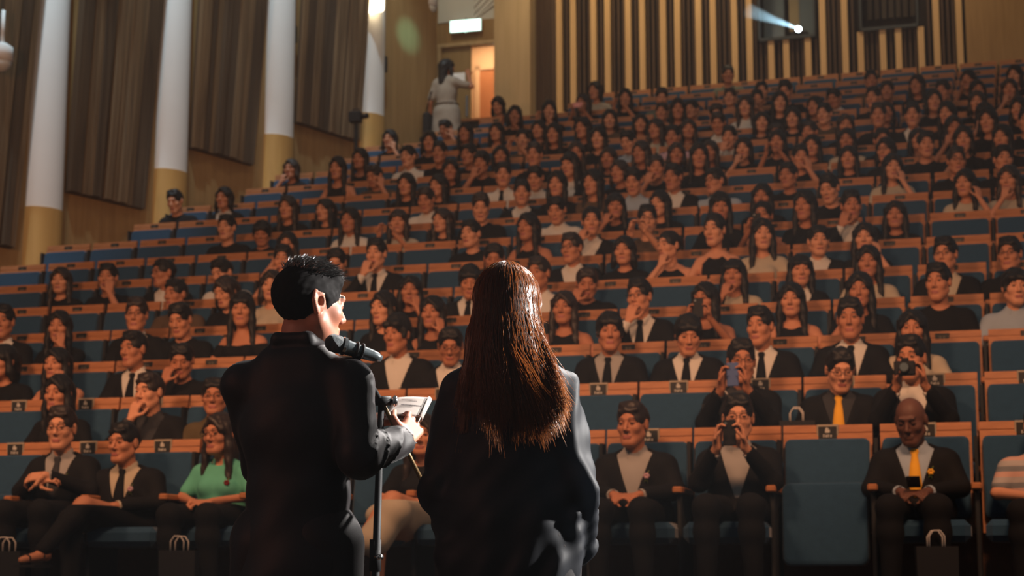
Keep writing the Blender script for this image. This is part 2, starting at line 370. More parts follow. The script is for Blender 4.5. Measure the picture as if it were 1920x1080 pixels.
PEOPLE="""
0 -5.95 1.032 m s S:g:d x g bou=y
0 -5.48 0.930 m s S:e:k a bou=p u
0 -4.81 0.971 f l H:q a g bou=r
0 -3.45 0.937 f l T:k a skirt u
0 -2.10 0.974 m s S:g:- a bou=p
0 -1.47 0.998 m s S:g:- h g phone
0 -0.44 0.971 m n S:b:y a bou=y dark v phonelap
0 0.27 0.913 m s H:w a stripe
1 -6.51 0.977 f l T:k a
1 -5.78 0.967 m s S:d:- c
1 -5.29 0.923 m s H:o a g
1 -1.57 1.046 m s S:d:- h g phone
1 -0.94 0.988 m s S:d:y a g v
1 -0.47 1.033 m s S:w:- h camera
2 -7.54 0.959 f k T:k a
2 -7.07 0.925 f l A:k d L
2 -6.40 1.014 m s S:w:k a
2 -6.00 0.927 m s T:k c v
2 -4.24 1.050 m r S:w:- a
2 -3.84 0.963 m s S:w:- a g v
2 -2.64 1.008 m r S:g:k a
2 -2.07 0.978 m r S:w:k a v
2 -1.54 1.007 m s S:w:k a
2 -0.92 1.035 m s S:w:k a
2 -0.50 0.950 f l T:e a
3 -8.15 1.035 m s S:w:- a
3 -7.61 0.973 f l T:k d
3 -6.89 1.041 m s S:w:k a g
3 -6.46 0.996 m s T:k a v
3 -5.93 1.048 f g O:k a
3 -4.68 1.005 f l T:k a
3 -4.27 0.956 f l A:k d
3 -3.19 0.948 f l A:k a
3 -2.58 1.008 m s S:w:k c g
3 -2.07 0.964 f l A:k h phone
3 -1.42 0.935 f l A:k a
3 -0.91 0.984 f l T:k c
3 -0.33 1.017 m s T:k a
3 0.20 0.957 m r H:b a
4 -6.98 0.972 m s T:n a
4 -6.47 0.982 f k T:k a v
4 -6.07 1.004 f k T:e a
4 -4.78 0.904 f l T:k d
4 -4.24 0.969 m r S:w:k a v
4 -3.62 0.998 m s H:w a
4 -3.22 0.895 m s T:k c v
4 -1.98 0.913 f g T:e c
4 -1.45 0.920 f g S:w:- a
4 -0.90 0.961 f l T:e a
4 -0.29 0.989 m s S:e:- a g
4 0.20 0.967 m s T:k a g
5 -8.70 0.938 f l T:k a
5 -8.19 0.945 m s T:k d
5 -7.57 0.957 m s S:w:- a g y
5 -6.94 0.939 m s H:w a v
5 -6.36 1.018 m s T:k c
5 -5.82 0.973 m s T:n a v
5 -5.42 1.027 m s S:w:k c
5 -4.29 0.940 m s T:k a v
5 -3.55 0.982 m s S:w:- a g
5 -3.08 0.937 f k T:k a
5 -2.66 0.958 f b A:k c y
5 -2.26 1.149 f b A:k a
5 -1.86 1.012 f l T:e a
5 -1.38 0.931 m s S:w:- a
5 -0.98 0.936 f l T:k d
6 -6.71 0.959 f l T:k c
6 -4.77 0.962 m s T:k a
6 -4.20 0.996 f l A:k a
6 -3.59 1.013 f b S:w:- c
6 -3.05 0.998 m s T:n h g
6 -2.36 1.090 f g T:k a
6 -1.96 0.972 f b A:k h phone
6 -1.56 1.042 f l T:k a
6 -1.16 1.015 m s S:w:- c
6 -0.76 0.912 f l T:k a
7 -7.80 0.985 m s T:k a
7 -7.39 0.903 m r T:k a v
7 -6.39 0.980 f l H:w a
7 -5.86 0.935 f g T:e h
7 -5.36 0.920 f l T:k a
7 -4.96 1.042 m s T:k a v
7 -4.14 0.961 m s H:w a v
7 -3.55 0.954 f g T:k c
7 -3.08 0.952 f l T:k a
7 -2.07 0.955 f l T:k a
7 -1.40 1.006 m s T:k a v
7 -0.14 0.965 f l T:e d
7 0.26 0.975 f l T:e c
8 -7.49 0.980 f l T:k a
8 -7.03 0.925 f l T:k a
8 -5.84 0.975 m s H:w a v
8 -4.77 0.971 m s S:w:- a
8 -4.37 1.040 f l T:k a
8 -3.97 1.031 f l T:n a
8 -3.53 1.025 m s H:b a v
8 -3.10 1.026 m s S:w:- a
8 -2.65 0.961 m s H:b a g y
8 -1.90 0.968 m s T:k a
8 -0.87 0.982 f l T:e d
8 -0.24 1.004 m s T:k a g
8 0.21 0.990 m s T:k a
9 -9.34 0.982 m s T:k a v
9 -8.71 0.970 f k S:w:- a
9 -6.40 0.981 f l T:k a
9 -6.00 0.941 f l T:k a
9 -5.24 1.014 m s H:w a tie
9 -4.84 0.961 m s H:w a v
9 -4.44 1.072 f g S:w:- a
9 -3.87 0.958 f k T:k a
9 -3.47 0.973 m s T:k c
9 -2.99 1.073 f l T:k a
9 -1.88 0.978 m s T:k d
9 -1.36 0.938 f l T:k a
9 -0.96 0.992 f k T:k a g
9 -0.56 1.018 m s T:k a
9 -0.16 1.048 f k T:k c
9 0.24 1.035 f l T:k a
9 0.64 1.012 f k T:k d
10 -7.62 1.150 f l A:k a
10 -7.10 0.952 m s T:n d v
10 -6.16 0.951 f k T:k c
10 -5.76 1.013 m r T:k c
10 -5.10 1.058 m s T:k a
10 -4.60 1.041 f l T:k a
10 -4.20 0.956 f l T:k a
10 -3.80 0.997 f l T:k a
10 -3.40 0.951 f k T:k a
10 -3.00 0.949 f l T:k a
10 -2.61 0.954 f k T:k c
10 -2.22 1.005 f k T:k h
10 -1.83 0.931 f l T:k a
10 -1.44 0.969 f k T:e a
10 -1.06 0.939 m s T:k a
10 -0.67 0.918 f l T:k a
10 -0.28 1.014 f l T:k c
10 0.11 1.087 f k T:k a
10 0.51 1.038 m s T:k a
11 -8.63 0.955 f k T:k c
11 -7.67 1.019 f l A:k a
11 -7.00 1.001 m s H:w a
11 -6.59 1.022 m s T:k a
11 -6.19 0.967 m s T:k a
11 -5.79 0.930 f l T:k a
11 -4.52 1.055 f k T:k a
11 -4.12 0.990 m s H:b a v
11 -3.59 1.000 m s H:p a
11 -2.90 0.946 m s H:w c
11 -2.33 0.934 m s S:w:- a
11 -1.93 0.933 m s T:k a
11 -1.53 0.982 f k T:k a
11 -1.13 1.077 m s T:k a
11 -0.74 1.045 m s S:w:- a
11 -0.34 1.032 f l T:k a
11 0.06 0.996 f l T:k c
11 0.46 1.022 f l T:k a
12 -7.04 1.030 f k T:k a
12 -5.75 0.961 m s T:n h
12 -5.32 1.010 f l T:k a
12 -4.92 1.052 f l T:k a
12 -3.96 0.969 f l T:e a
12 -3.56 0.933 f l T:k a
12 -3.16 0.991 m s S:w:- a v
12 -2.63 0.953 f k T:k a
12 -2.23 0.974 f k T:k a
12 -1.83 0.990 m s T:n a
12 -1.10 0.956 f k T:k a
12 -0.53 1.052 f k T:k a
12 -0.01 0.995 f k T:k a
13 -7.92 0.969 f k T:k d
13 -6.81 0.978 f l T:k a
13 -6.36 0.953 f l A:k a
13 -5.76 0.939 f k T:k a
13 -4.78 1.001 f k T:n a
13 -4.36 0.915 f l T:k a
13 -3.85 1.064 f l T:k a
13 -3.34 0.967 m s T:k a v
13 -2.94 1.034 f l H:w a
13 -2.50 1.051 f l T:k a
13 -2.03 0.962 f l T:k a
13 -1.28 1.012 m s T:k a
13 -0.41 1.018 m s T:k a
13 -0.01 0.996 f k T:k a
13 0.39 0.982 f l T:k c
14 -7.36 0.923 m s T:e d v
14 -6.36 1.029 f k T:k h phone
14 -5.85 1.057 f k T:k h
14 -4.22 0.901 m s T:e a
14 -3.79 0.897 m s T:k a
14 -2.91 0.972 m s T:k h phone
14 -2.51 1.108 m s T:k a v
14 -1.84 0.920 m s H:w a v
14 -1.16 0.951 m s T:k a
14 -0.76 1.003 f l T:k a
14 -0.10 1.007 f k T:k h
14 0.49 1.021 f k T:k a
15 -5.55 1.000 f l T:k h phonepink
15 -4.94 1.022 f l T:k h
15 -4.40 0.996 m s T:z a v
15 -3.40 0.905 m s T:n a
15 -2.96 0.960 m s T:k a
15 -1.43 0.987 m s T:n a
16 -7.11 0.955 f l T:k a v
16 -5.57 1.045 f k T:e a
17 -3.69 1.003 m s T:z a
"""
# ------------------------------------------------------------------ seated audience figures
HO=V3(0,.005,1.055)
def torso_prims(sex):
    w=1.03 if sex=='m' else .90
    P=[ell((0,.06,.50),(.165*w+.01,.125,.11),.04),ell((0,.055,.59),(.138*w,.105,.14),.06),ell((0,.055,.705),(.158*w,.10,.15),.06),
       cap((-.132*w,.065,.800),(.132*w,.065,.800),.052,k=.05),cap((-.05,.055,.840),(.05,.055,.840),.046,k=.04)]
    if sex=='f': P+=[ell((-.062,-.03,.70),(.05,.045,.05),.04),ell((.062,-.03,.70),(.05,.045,.05),.04)]
    return P
def neck_prims(sex): r=.053 if sex=='m' else .043; return [cap((0,.055,.84),(0,.025,.955),r+.004,r,.025)]
def arm_pose(sex,pose):
    """(elbow, wrist, hand direction, palm normal, curl) for s=-1 (right) and s=+1 (left)"""
    A={}
    for s in (-1,1):
        A[s]=(V3(s*.235,.0,.635),V3(s*.070,-.235,.600),V3(-s*.75,-.45,-.1),V3(0,.25,-1),.35)
    if pose=='c': A[-1]=(V3(-.19,-.17,.64),V3(-.055,-.155,.845),V3(.25,.1,1),V3(.2,1,0),.8)
    if pose=='d': A[1]=(V3(.22,-.16,.66),V3(.115,-.150,.865),V3(-.1,.15,1),V3(-.6,.7,0),.5)
    if pose=='h':
        for s in (-1,1): A[s]=(V3(s*.205,-.12,.66),V3(s*.075,-.285,.855),V3(-s*.10,-.05,1),V3(-s*.8,-.25,0),.75)
    if pose=='x':
        A[-1]=(V3(-.235,-.03,.65),V3(-.02,-.225,.70),V3(.9,-.1,.2),V3(0,.6,-.6),.7); A[1]=(V3(.235,-.03,.65),V3(.045,-.25,.735),V3(-.9,-.05,-.1),V3(0,.6,-.6),.7)
    return A
def arm_prims(sex,pose):
    w=1.03 if sex=='m' else .90; up=[];fo=[];ha=[]
    q=1. if sex=='m' else .84
    for s,(e,wr,hd,hn,cu) in arm_pose(sex,pose).items():
        sh=V3(s*.168*w,.065,.792)
        up.append(cap(sh,e,.050*q,.040*q,.03)); fo.append(cap(e,wr,.039*q,.026*q,.015)); ha+=hand(wr,hd,hn,s,cu,sc=(.97*q+.03)*1.08)
    return up,fo,ha
def leg_prims(cross=False):
    T=[];C=[];Fp=[]
    for s in (-1,1):
        hip=V3(s*.085,.02,.49); kn=V3(s*.12,-.42,.505); an=V3(s*.125,-.40,.09)
        if cross and s==1: kn=V3(-.02,-.46,.60); an=V3(-.16,-.66,.30)
        T.append(cap(hip,kn,.086,.058,.03)); C.append(cap(kn,kn+(an-kn)*.35,.055,.052,.02)); C.append(cap(kn+(an-kn)*.35,an,.052,.036,.02))
        ft=an+V3(0,-.14,-.05) if not(cross and s==1) else an+V3(-.06,-.13,-.07)
        Fp.append(cap(an,an+V3(0,.035,-.045),.036,.03,.02)); Fp.append(cap(an+V3(0,.01,-.035),ft,.036,.025,.02))
    return T,C,Fp
def skin_index(R,t,S=np.ones(3)):
    def fn(c):
        L=((c-t)@R)/S
        x,y,z=L[:,0],L[:,1],L[:,2]; ax=np.abs(x); o=np.zeros(len(c),int)
        near=(np.abs(z)<.14)&(ax<.08)&(y<-.05)&(y>-.13)
        o[near&(ax>.016)&(ax<.046)&(z>.023)&(z<.030)&(y<-.058)]=1
        o[near&(((ax-.031)/.0115)**2+((z-.001)/.0045)**2<1)]=1
        o[near&(ax<.0215)&(z<-.059)&(z>-.079)&(y<-.073)]=2
        return o
    return fn
TPL={}
def tpl(key,fn):
    if key not in TPL: TPL[key]=fn()
    return TPL[key]
FZ=[(.90,1.22,.0060),(.53,.90,.0085)]; FX=[(-.115,.115,.0062)]; FY=[(-.36,-.02,.0075)]
def body_mesh(sex,pose,yaw,pitch,cross,fine):
    def mk():
        up,fo,ha=arm_prims(sex,pose); T,C,Fp=leg_prims(cross)
        R,t=headpose(HO,yaw,pitch)
        ps=torso_prims(sex)+neck_prims(sex)+up+fo+T+C+Fp+xf(sc_prims(head_prims(sex)),R,t)+ha
        return sdfmesh('body_%s_%s'%(sex,pose),ps,.013,[M['skin1'],M['eye'],M['lip']],FX if not fine else [(-.13,.13,.0045)],FY if not fine else [(-.36,.1,.0050)],FZ if not fine else [(.90,1.22,.0044),(.55,.90,.0060)],mi=skin_index(R,t,HS))
    return tpl(('body',sex,pose,yaw,pitch,cross,fine),mk)
def wob(a,f=16.,ph=0.):
    def fn(F,x,y,z): return F+(a*np.sin(f*x+7*z+ph)*np.sin(f*1.3*z+5*y+ph*2)*np.cos(f*.8*y+3*x)).astype(np.float32)
    return fclip(fn)
def top_mesh(kind,sex,pose,fine):
    def mk():
        up,fo,ha=arm_prims(sex,pose); tor=torso_prims(sex); h=.011 if not fine else .0075
        nk=neck_prims(sex)
        if kind=='suit':
            ps=inflate(tor,.024)+inflate(up,.018,.02)+inflate(fo,.014,.01)+[wob(.0035)]
            ps=inflate([tor[0]],.03)+ps
            def wedge(F,x,y,z):
                w=.012+np.maximum(z-.57,0)*.31
                D=np.maximum(np.maximum(np.abs(x)-w,(y-.03)),.565-z)
                return np.maximum(F,-D).astype(np.float32)
            def cuff(F,x,y,z):
                return F
            ps+=[fclip(wedge),cap((0,.045,.872),(0,.02,1.0),.066 if sex=='m' else .058,.080,.01,'-')]
            for s,(e,wr,hd,hn,cu) in arm_pose(sex,pose).items():
                d=(wr-e)/np.linalg.norm(wr-e); ps.append(cap(wr+d*.012,wr+d*.10,.05,.05,.002,'-'))
            return sdfmesh('jacket',ps,h,[M['suit']])
        if kind=='shirt':
            ps=inflate(tor,.010)+inflate(up,.013,.02)+inflate(fo,.010,.01)+[wob(.0025,22)]+inflate(nk,.010)
            ps+=[cap((0,.01,.915),(0,-.06,.955),.045,.05,.02,'-'),fclip(lambda F,x,y,z: np.maximum(F,(z-.905-.35*y)*.9).astype(np.float32))]
            for s,(e,wr,hd,hn,cu) in arm_pose(sex,pose).items():
                d=(wr-e)/np.linalg.norm(wr-e); ps.append(cap(wr+d*.022,wr+d*.10,.045,.045,.002,'-'))
            return sdfmesh('shirt',ps,h,[M['cw']])
        if kind=='tee':
            ps=inflate(tor,.010)+[wob(.0025,22)]
            for q in inflate(up,.014,.02):
                q=dict(q); q['b']=q['a']+(q['b']-q['a'])*.72; ps.append(q)
            ps+=[cap((0,.03,.90),(0,.0,1.0),.066,.08,.01,'-')]
            return sdfmesh('tee',ps,h,[M['ck']])
        if kind=='tank':
            ps=inflate(tor,.009)+[wob(.002,22)]
            def f(F,x,y,z): return np.maximum(F,np.maximum(z-.775-.2*y,0)+np.abs(x)-.115).astype(np.float32)
            ps+=[fclip(f),cap((0,.0,.88),(0,-.02,1.0),.07,.09,.01,'-')]
            return sdfmesh('tank',ps,h,[M['ck']])
        if kind=='off':
            ps=inflate(tor,.010)+[wob(.002,22)]+[dict(q,b=q['a']+(q['b']-q['a'])*.6) for q in inflate(up,.014,.02)]
            ps+=[fclip(lambda F,x,y,z: np.maximum(F,z-.755-.12*np.abs(x)).astype(np.float32))]
            return sdfmesh('off_top',ps,h,[M['ck']])
    return tpl(('top',kind,sex,pose,fine),mk)
def pants_mesh(sex,cross,skirt=False):
    def mk():
        T,C,Fp=leg_prims(cross); tor=torso_prims(sex)
        ps=[inflate(tor,.016)[0]]+inflate(T,.014,.02)
        if skirt:
            ps+=[cap((-.06,-.2,.47),(.0,-.50,.52),.13,.10,.06),cap((0,-.50,.52),(-.08,-.60,.34),.085,.10,.05),wob(.004,20)]
        else: ps+=inflate(C,.013,.02)+[wob(.003,20)]
        ps+=[fclip(lambda F,x,y,z: np.maximum(F,z-.60).astype(np.float32))]
        return sdfmesh('trousers',ps,.013,[M['ck']])
    return tpl(('pants',sex,cross,skirt),mk)
def shoe_mesh(s,cross,sandal):
    def mk():
        T,C,Fp=leg_prims(cross); i=0 if s<0 else 1
        f=Fp[i*2:(i+1)*2]
        if sandal:
            b=MB(); a=f[1]['a'];c=f[1]['b']; d=(c-a)/np.linalg.norm(c-a)
            for t in (.25,.85):
                ctr=a+(c-a)*t; r=.036-.009*t+.004
                pts=[ctr+np.array([math.cos(q)*r,0,math.sin(q)*r]) for q in np.linspace(-.3,math.pi+.3,12)]
                b.tube(pts,.005,6)
            b.box((min(a[0],c[0])-.034,min(a[1],c[1])-.03,min(a[2],c[2])-.045),(max(a[0],c[0])+.034,max(a[1],c[1])+.04,min(a[2],c[2])-.03))
            return b.mesh('sandal',[M['black']])
        return sdfmesh('shoe',inflate(f,.010)+[fclip(lambda F,x,y,z: np.maximum(F,z-(f[0]['a'][2]+.01)).astype(np.float32))],.008,[M['black']])
    return tpl(('shoe',s,cross,sandal),mk)
def hair_mesh(style,fine=False):
    def mk():
        def nz(F,x,y,z): return F+(.0035*np.sin(90*x+30*z)*np.sin(70*y+40*z)+.002*np.sin(160*x)*np.cos(150*y+60*z)).astype(np.float32)
        capp=[ell((0,.018,.030),(.083,.101,.092))]
        face=[ell((0,-.108,-.022),(.067,.072,.088),.012,'-'),cap((0,-.02,-.10),(0,.06,-.13),.075,.065,.01,'-')]
        ears=[ell((s*.08,.005,-.02),(.02,.022,.035),.01,'-') for s in (-1,1)]
        if style=='s': ps=capp+face+ears+[cap((-.035,-.030,.092),(.040,-.025,.094),.024,.022,.03),cap((-.045,-.066,.068),(.045,-.066,.070),.010,.010,.02),fclip(nz)]
        elif style=='t': ps=[ell((0,.026,.024),(.080,.096,.088)),ell((0,-.11,.02),(.08,.075,.10),.012,'-')]+face+ears+[fclip(nz)]
        elif style=='r': ps=[ell((0,.018,.034),(.088,.103,.096))]+face+[cap((-.045,-.072,.052),(.045,-.072,.052),.022,k=.02),cap((-.07,-.02,.01),(-.074,-.03,-.02),.018,.012,.02),cap((.07,-.02,.01),(.074,-.03,-.02),.018,.012,.02),fclip(nz)]
        elif style=='b': ps=capp+face+[ell((0,.115,.05),(.042,.038,.042),.015),fclip(nz)]
        else:
            L={'l':-.29,'g':-.27,'k':-.13}[style]
            ps=[ell((0,.022,.028),(.086,.104,.096)),cap((0,.07,.0),(0,.085,L*.8),.082,.06,.03),face[0],cap((0,-.04,-.10),(0,.0,-.16),.055,.045,.01,'-')]
            for s in (-1,1):
                ps+=[cap((s*.068,-.015,.045),(s*.078,-.012,-.08),.022,.026,.02),cap((s*.078,-.012,-.08),(s*.088,-.035 if style!='k' else .0,L),.028,.018,.02)]
            if style=='g': ps+=[cap((-.045,-.080,.044),(.045,-.080,.044),.017,k=.02)]
            else: ps+=[cap((-.005,-.068,.078),(-.062,-.060,.02),.017,.014,.02),cap((.005,-.068,.078),(.062,-.060,.02),.017,.014,.02)]
            ps+=[fclip(nz)]
        return sdfmesh('hair_'+style,ps,.0075,[M['hair']])
    return tpl(('hair',style),mk)
def glasses_mesh():
    def mk():
        b=MB()
        for s in (-1,1):
            pts=[(s*.031+.022*math.cos(a),-.108+.004*abs(math.cos(a)),.001+.016*math.sin(a)) for a in np.linspace(0,2*math.pi,17)]
            b.tube(pts,.0016,6,caps=False)
            b.tube([(s*.053,-.105,.004),(s*.078,-.05,.006),(s*.082,.01,.002)],.002,6)
        b.tube([(-.010,-.109,.004),(.010,-.109,.004)],.0022,6)
        return b.mesh('glasses',[M['black']],True)
    return tpl('glasses',mk)
def front_y(ps,z):
    y=np.linspace(-.2,.05,120); F=evalF(ps,[np.array([-.001,0,.001]),y,np.array([z-.001,z,z+.001])])[1,:,1]
    i=np.argmax(F<0); return float(y[i])
def tie_mesh(sex):
    def mk():
        ps=inflate(torso_prims(sex),.010)+inflate(neck_prims(sex),.010); b=MB(); zs=[.868,.850,.828,.77,.70,.62,.575]; ws=[.018,.024,.017,.026,.033,.040,.012]
        V=[]
        for z,w in zip(zs,ws):
            y=front_y(ps,min(z,.845))-.006
            for x,dy in ((-w,.0),(0,-.006),(w,.0),(w,.006),(-w,.006)): V.append((x,y+dy,z))
        F=[]
        for i in range(len(zs)-1):
            for j in range(5): F.append((i*5+j,i*5+(j+1)%5,(i+1)*5+(j+1)%5,(i+1)*5+j))
        F+=[(0,1,2,3,4),tuple((len(zs)-1)*5+j for j in (4,3,2,1,0))]
        b.add(V,F); return b.mesh('tie',[M['ck']],True)
    return tpl(('tie',sex),mk)
def collar_mesh(sex):
    def mk():
        b=MB(); r=.066 if sex=='m' else .056
        V=[];n=20
        for i in range(n+1):
            a=math.radians(-65+310*i/n)  # open at the front (-y)
            c,s_=math.cos(a),math.sin(a)
            # angle measured so that the gap faces -y
            ang=math.radians(-90+25)+math.radians(310)*i/n
            x,y=r*math.cos(ang),.045+r*.95*math.sin(ang); fr=max(0,-math.sin(ang))
            V+=[(x,y,.905-.02*fr),(x*1.16,.045+(y-.045)*1.16,.868-.035*fr)]
        F=[(2*i,2*i+2,2*i+3,2*i+1) for i in range(n)]
        b.add(V,F); me=b.mesh('collar',[M['cw']],True); return me
    return tpl(('collar',sex),mk)
# ------------------------------------------------------------------ people
def who(sex,hair,ex):
    if 'bald' in ex: return 'bald dark-skinned man'
    if sex=='m': return {'s':'man','r':'young man with fringe','t':'greying man'}.get(hair,'man')
    return {'l':'long-haired woman','g':'woman with fringe','b':'woman with tied-back hair','k':'dark-haired woman'}[hair]
def clothes_words(top):
    t=top.split(':')
    if t[0]=='S':
        s='black suit'
        if t[2]=='y': s+=' and yellow tie'
        elif t[2] in 'kd' : s+=' and dark tie'
        elif t[1]!='w': s+=' and '+CL[t[1]][0]+' shirt'
        return s
    c=CL[t[1]][0]
    return c+{'H':' shirt','T':' top','A':' sleeveless top','O':' off-shoulder top'}[t[0]]
POSE={'c':'hand at face','d':'hand raised','h':'hands held up','x':'arms folded'}
NUM={}
def person(k,X,s,sex,hair,top,pose,ex,label=None):
    exs=set(ex); t=top.split(':'); fine=(k==0); jk_=None
    yaw=0; pitch=3
    if 'v' in exs: pitch=20
    if 'y' in exs: yaw=-32
    h=int(abs(X*100)+k*37)
    if yaw==0: yaw=(-14,0,14)[h%3] if not fine else (-12,8)[h%2]
    cross='u' in exs
    tone='9' if 'dark' in exs else '1234'[h%4]
    body=body_mesh(sex,pose,yaw,pitch,cross,fine)
    yo=rowY(k,X)-.325; z=tierZ(k)
    rz=rowyaw(k)
    p=ob('person',body,loc=(X,yo,z),rz=rz,label=label,cat='person',group='audience seated in the tiered rows')
    p.scale=(1.06,1.06,s)
    skin=M['skin'+tone]; setmats(p,[skin,M['eye'],M['lip'] if tone!='9' else skin])
    R,tt=headpose(HO,yaw,pitch)
    HM=hmat(R,tt,HS)
    if hair!='n':
        o=ob('hair',hair_mesh(hair),p,mtx=HM); setmats(o,[M['hairgrey'] if hair=='t' else (M['hair2'] if h%5==0 else M['hair'])])
    if 'g' in exs: ob('glasses',glasses_mesh(),p,mtx=HM)
    if t[0]=='S':
        sh_=ob('shirt',top_mesh('shirt',sex,pose,fine),p); setmats(sh_,[M['c'+t[1]]])
        o=ob('collar',collar_mesh(sex),sh_); setmats(o,[M['c'+t[1]]])
        jk_=ob('jacket',top_mesh('suit',sex,pose,fine),p)
        if t[2] in 'kdy':
            o=ob('tie',tie_mesh(sex),p); setmats(o,[M['c'+t[2]]])
    else:
        kind={'H':'shirt','T':'tee','A':'tank','O':'off'}[t[0]]
        o=ob('shirt' if t[0]=='H' else 'top',top_mesh('tee' if 'stripe' in exs or t[1]=='q' else kind,sex,pose,fine),p); setmats(o,[M['stripe'] if 'stripe' in exs else M['c'+t[1]]])
        if t[0]=='H':
            o=ob('collar',collar_mesh(sex),o); setmats(o,[M['stripe'] if 'stripe' in exs else M['c'+t[1]]])
        if 'tie' in exs:
            o=ob('tie',tie_mesh(sex),p); setmats(o,[M['ck']])
    o=ob('skirt' if 'skirt' in exs else 'trousers',pants_mesh(sex,cross,'skirt' in exs),p); setmats(o,[M['ce'] if 'skirt' in exs else M['ck']])
    if k==0:
        for sd in (-1,1): ob('sandal' if cross else 'shoe',shoe_mesh(sd,cross,cross),p)
    for e in exs:
        if e.startswith('bou='):
            b=MB(); c={'y':M['cy'],'p':M['cp'],'r':M['cr']}[e[4:]]
            for i in range(6):
                a=i*math.pi/3; x=.085+.013*math.cos(a); zz=.725+.013*math.sin(a)
                b.tube([(.085,-.073,.725),(x,-.081,zz),(x+.006*math.cos(a),-.079,zz+.006*math.sin(a))],[.004,.010,.004],6)
            b.tube([(.085,-.075,.725),(.09,-.072,.68)],[.004,.003],5,1); b.tube([(.085,-.074,.715),(.07,-.072,.685)],[.007,.002],5,1); b.tube([(.085,-.075,.73),(.10,-.074,.76)],[.006,.002],5,1)
            fo=ob('boutonniere',b.mesh('boutonniere',[c,M['leaf']],True),jk_ or p)
    return p
M['leaf']=mat('leaf_green',(.10,.13,.03),.7)
M['pinkphone']=mat('phone_pink_back',(.75,.34,.33),.5)  # even pink for the back of one phone
M['phoneblue']=mat('phone_blue_case',(.07,.11,.25),.4)
def phone(p,k,label,kind,loc=(0,-.325,.935),tilt=0):
    b=MB()
    if kind=='camera':
        b.box((-.065,-.03,-.045),(.065,.03,.045),0,.008); b.tube([(0,-.03,0),(0,-.085,0)],[.034,.032],16,0); b.box((-.02,-.02,.045),(.025,.02,.065),0,.004)
        b.tube([(0,-.085,0),(0,-.087,0)],[.026,.026],14,1)
        me=b.mesh('camera',[M['black'],M['glass']])
        nm='camera'
    else:
        w,h=(.038,.075) if kind!='wide' else (.075,.038)
        b.box((-w,-.005,-h),(w,.005,h),0,.004); b.tube([(-w*.55,-.0055,h*.72),(-w*.55,-.0075,h*.72)],[.008,.008],10,1)
        me=b.mesh('phone',[M['pinkphone'] if kind=='wide' else (M['phoneblue'] if kind=='blue' else M['black']),M['glass']])
        nm='phone'
    mw=Matrix.LocRotScale(p.location,p.rotation_euler,p.scale)
    o=ob(nm,me,label=label,cat=nm,group='phones held up by the audience' if nm=='phone' else None)
    o.location=mw@Vector(loc); o.rotation_euler=(math.radians(tilt),0,p.rotation_euler[2]); return o
rowsP={}
for line in PEOPLE.strip().splitlines():
    q=line.split(); k=int(q[0]); rowsP.setdefault(k,[]).append((float(q[1]),float(q[2]),q[3],q[4],q[5],q[6],q[7:]))
OCC={}
for k in sorted(rowsP):
    L=sorted(rowsP[k],key=lambda r:r[0]); OCC[k]=[r[0] for r in L]
    for i,(X,s,sex,hair,top,pose,ex) in enumerate(L):
        place='%s from left in %s row'%(NTH[i],ORD[k])
        exl=list(ex)+(['bald'] if hair=='n' else [])
        lab=who(sex,hair,exl)+' in '+('striped polo' if 'stripe' in ex else clothes_words(top))
        if 'skirt' in ex: lab+=' and long cream skirt'
        n=len(lab.split())
        if 'g' in ex and n+1+6<=16: lab=lab.replace('man in','man in glasses,').replace('woman in','woman in glasses,') if False else lab+', glasses'
        n=len(lab.replace(',','').split())
        if pose in POSE and n+len(POSE[pose].split())+6<=16: lab+=', '+POSE[pose]
        lab+=', '+place
        p=person(k,X,min(1.07,max(.91,s)),sex,hair,top,pose,ex,lab)
        where='%s seated %s'%('woman' if sex=='f' else 'man',place)
        if 'phone' in ex: phone(p,k,'dark phone held up by '+where,'blue' if k==1 else 'dark')
        if 'phonepink' in ex: phone(p,k,'pink phone held sideways by '+where,'wide')
        if 'camera' in ex: phone(p,k,'black camera held up by '+where,'camera',(-.03,-.34,.95))
        if 'phonelap' in ex: phone(p,k,'black phone in the lap of '+where,'dark',(0,-.30,.655),70)

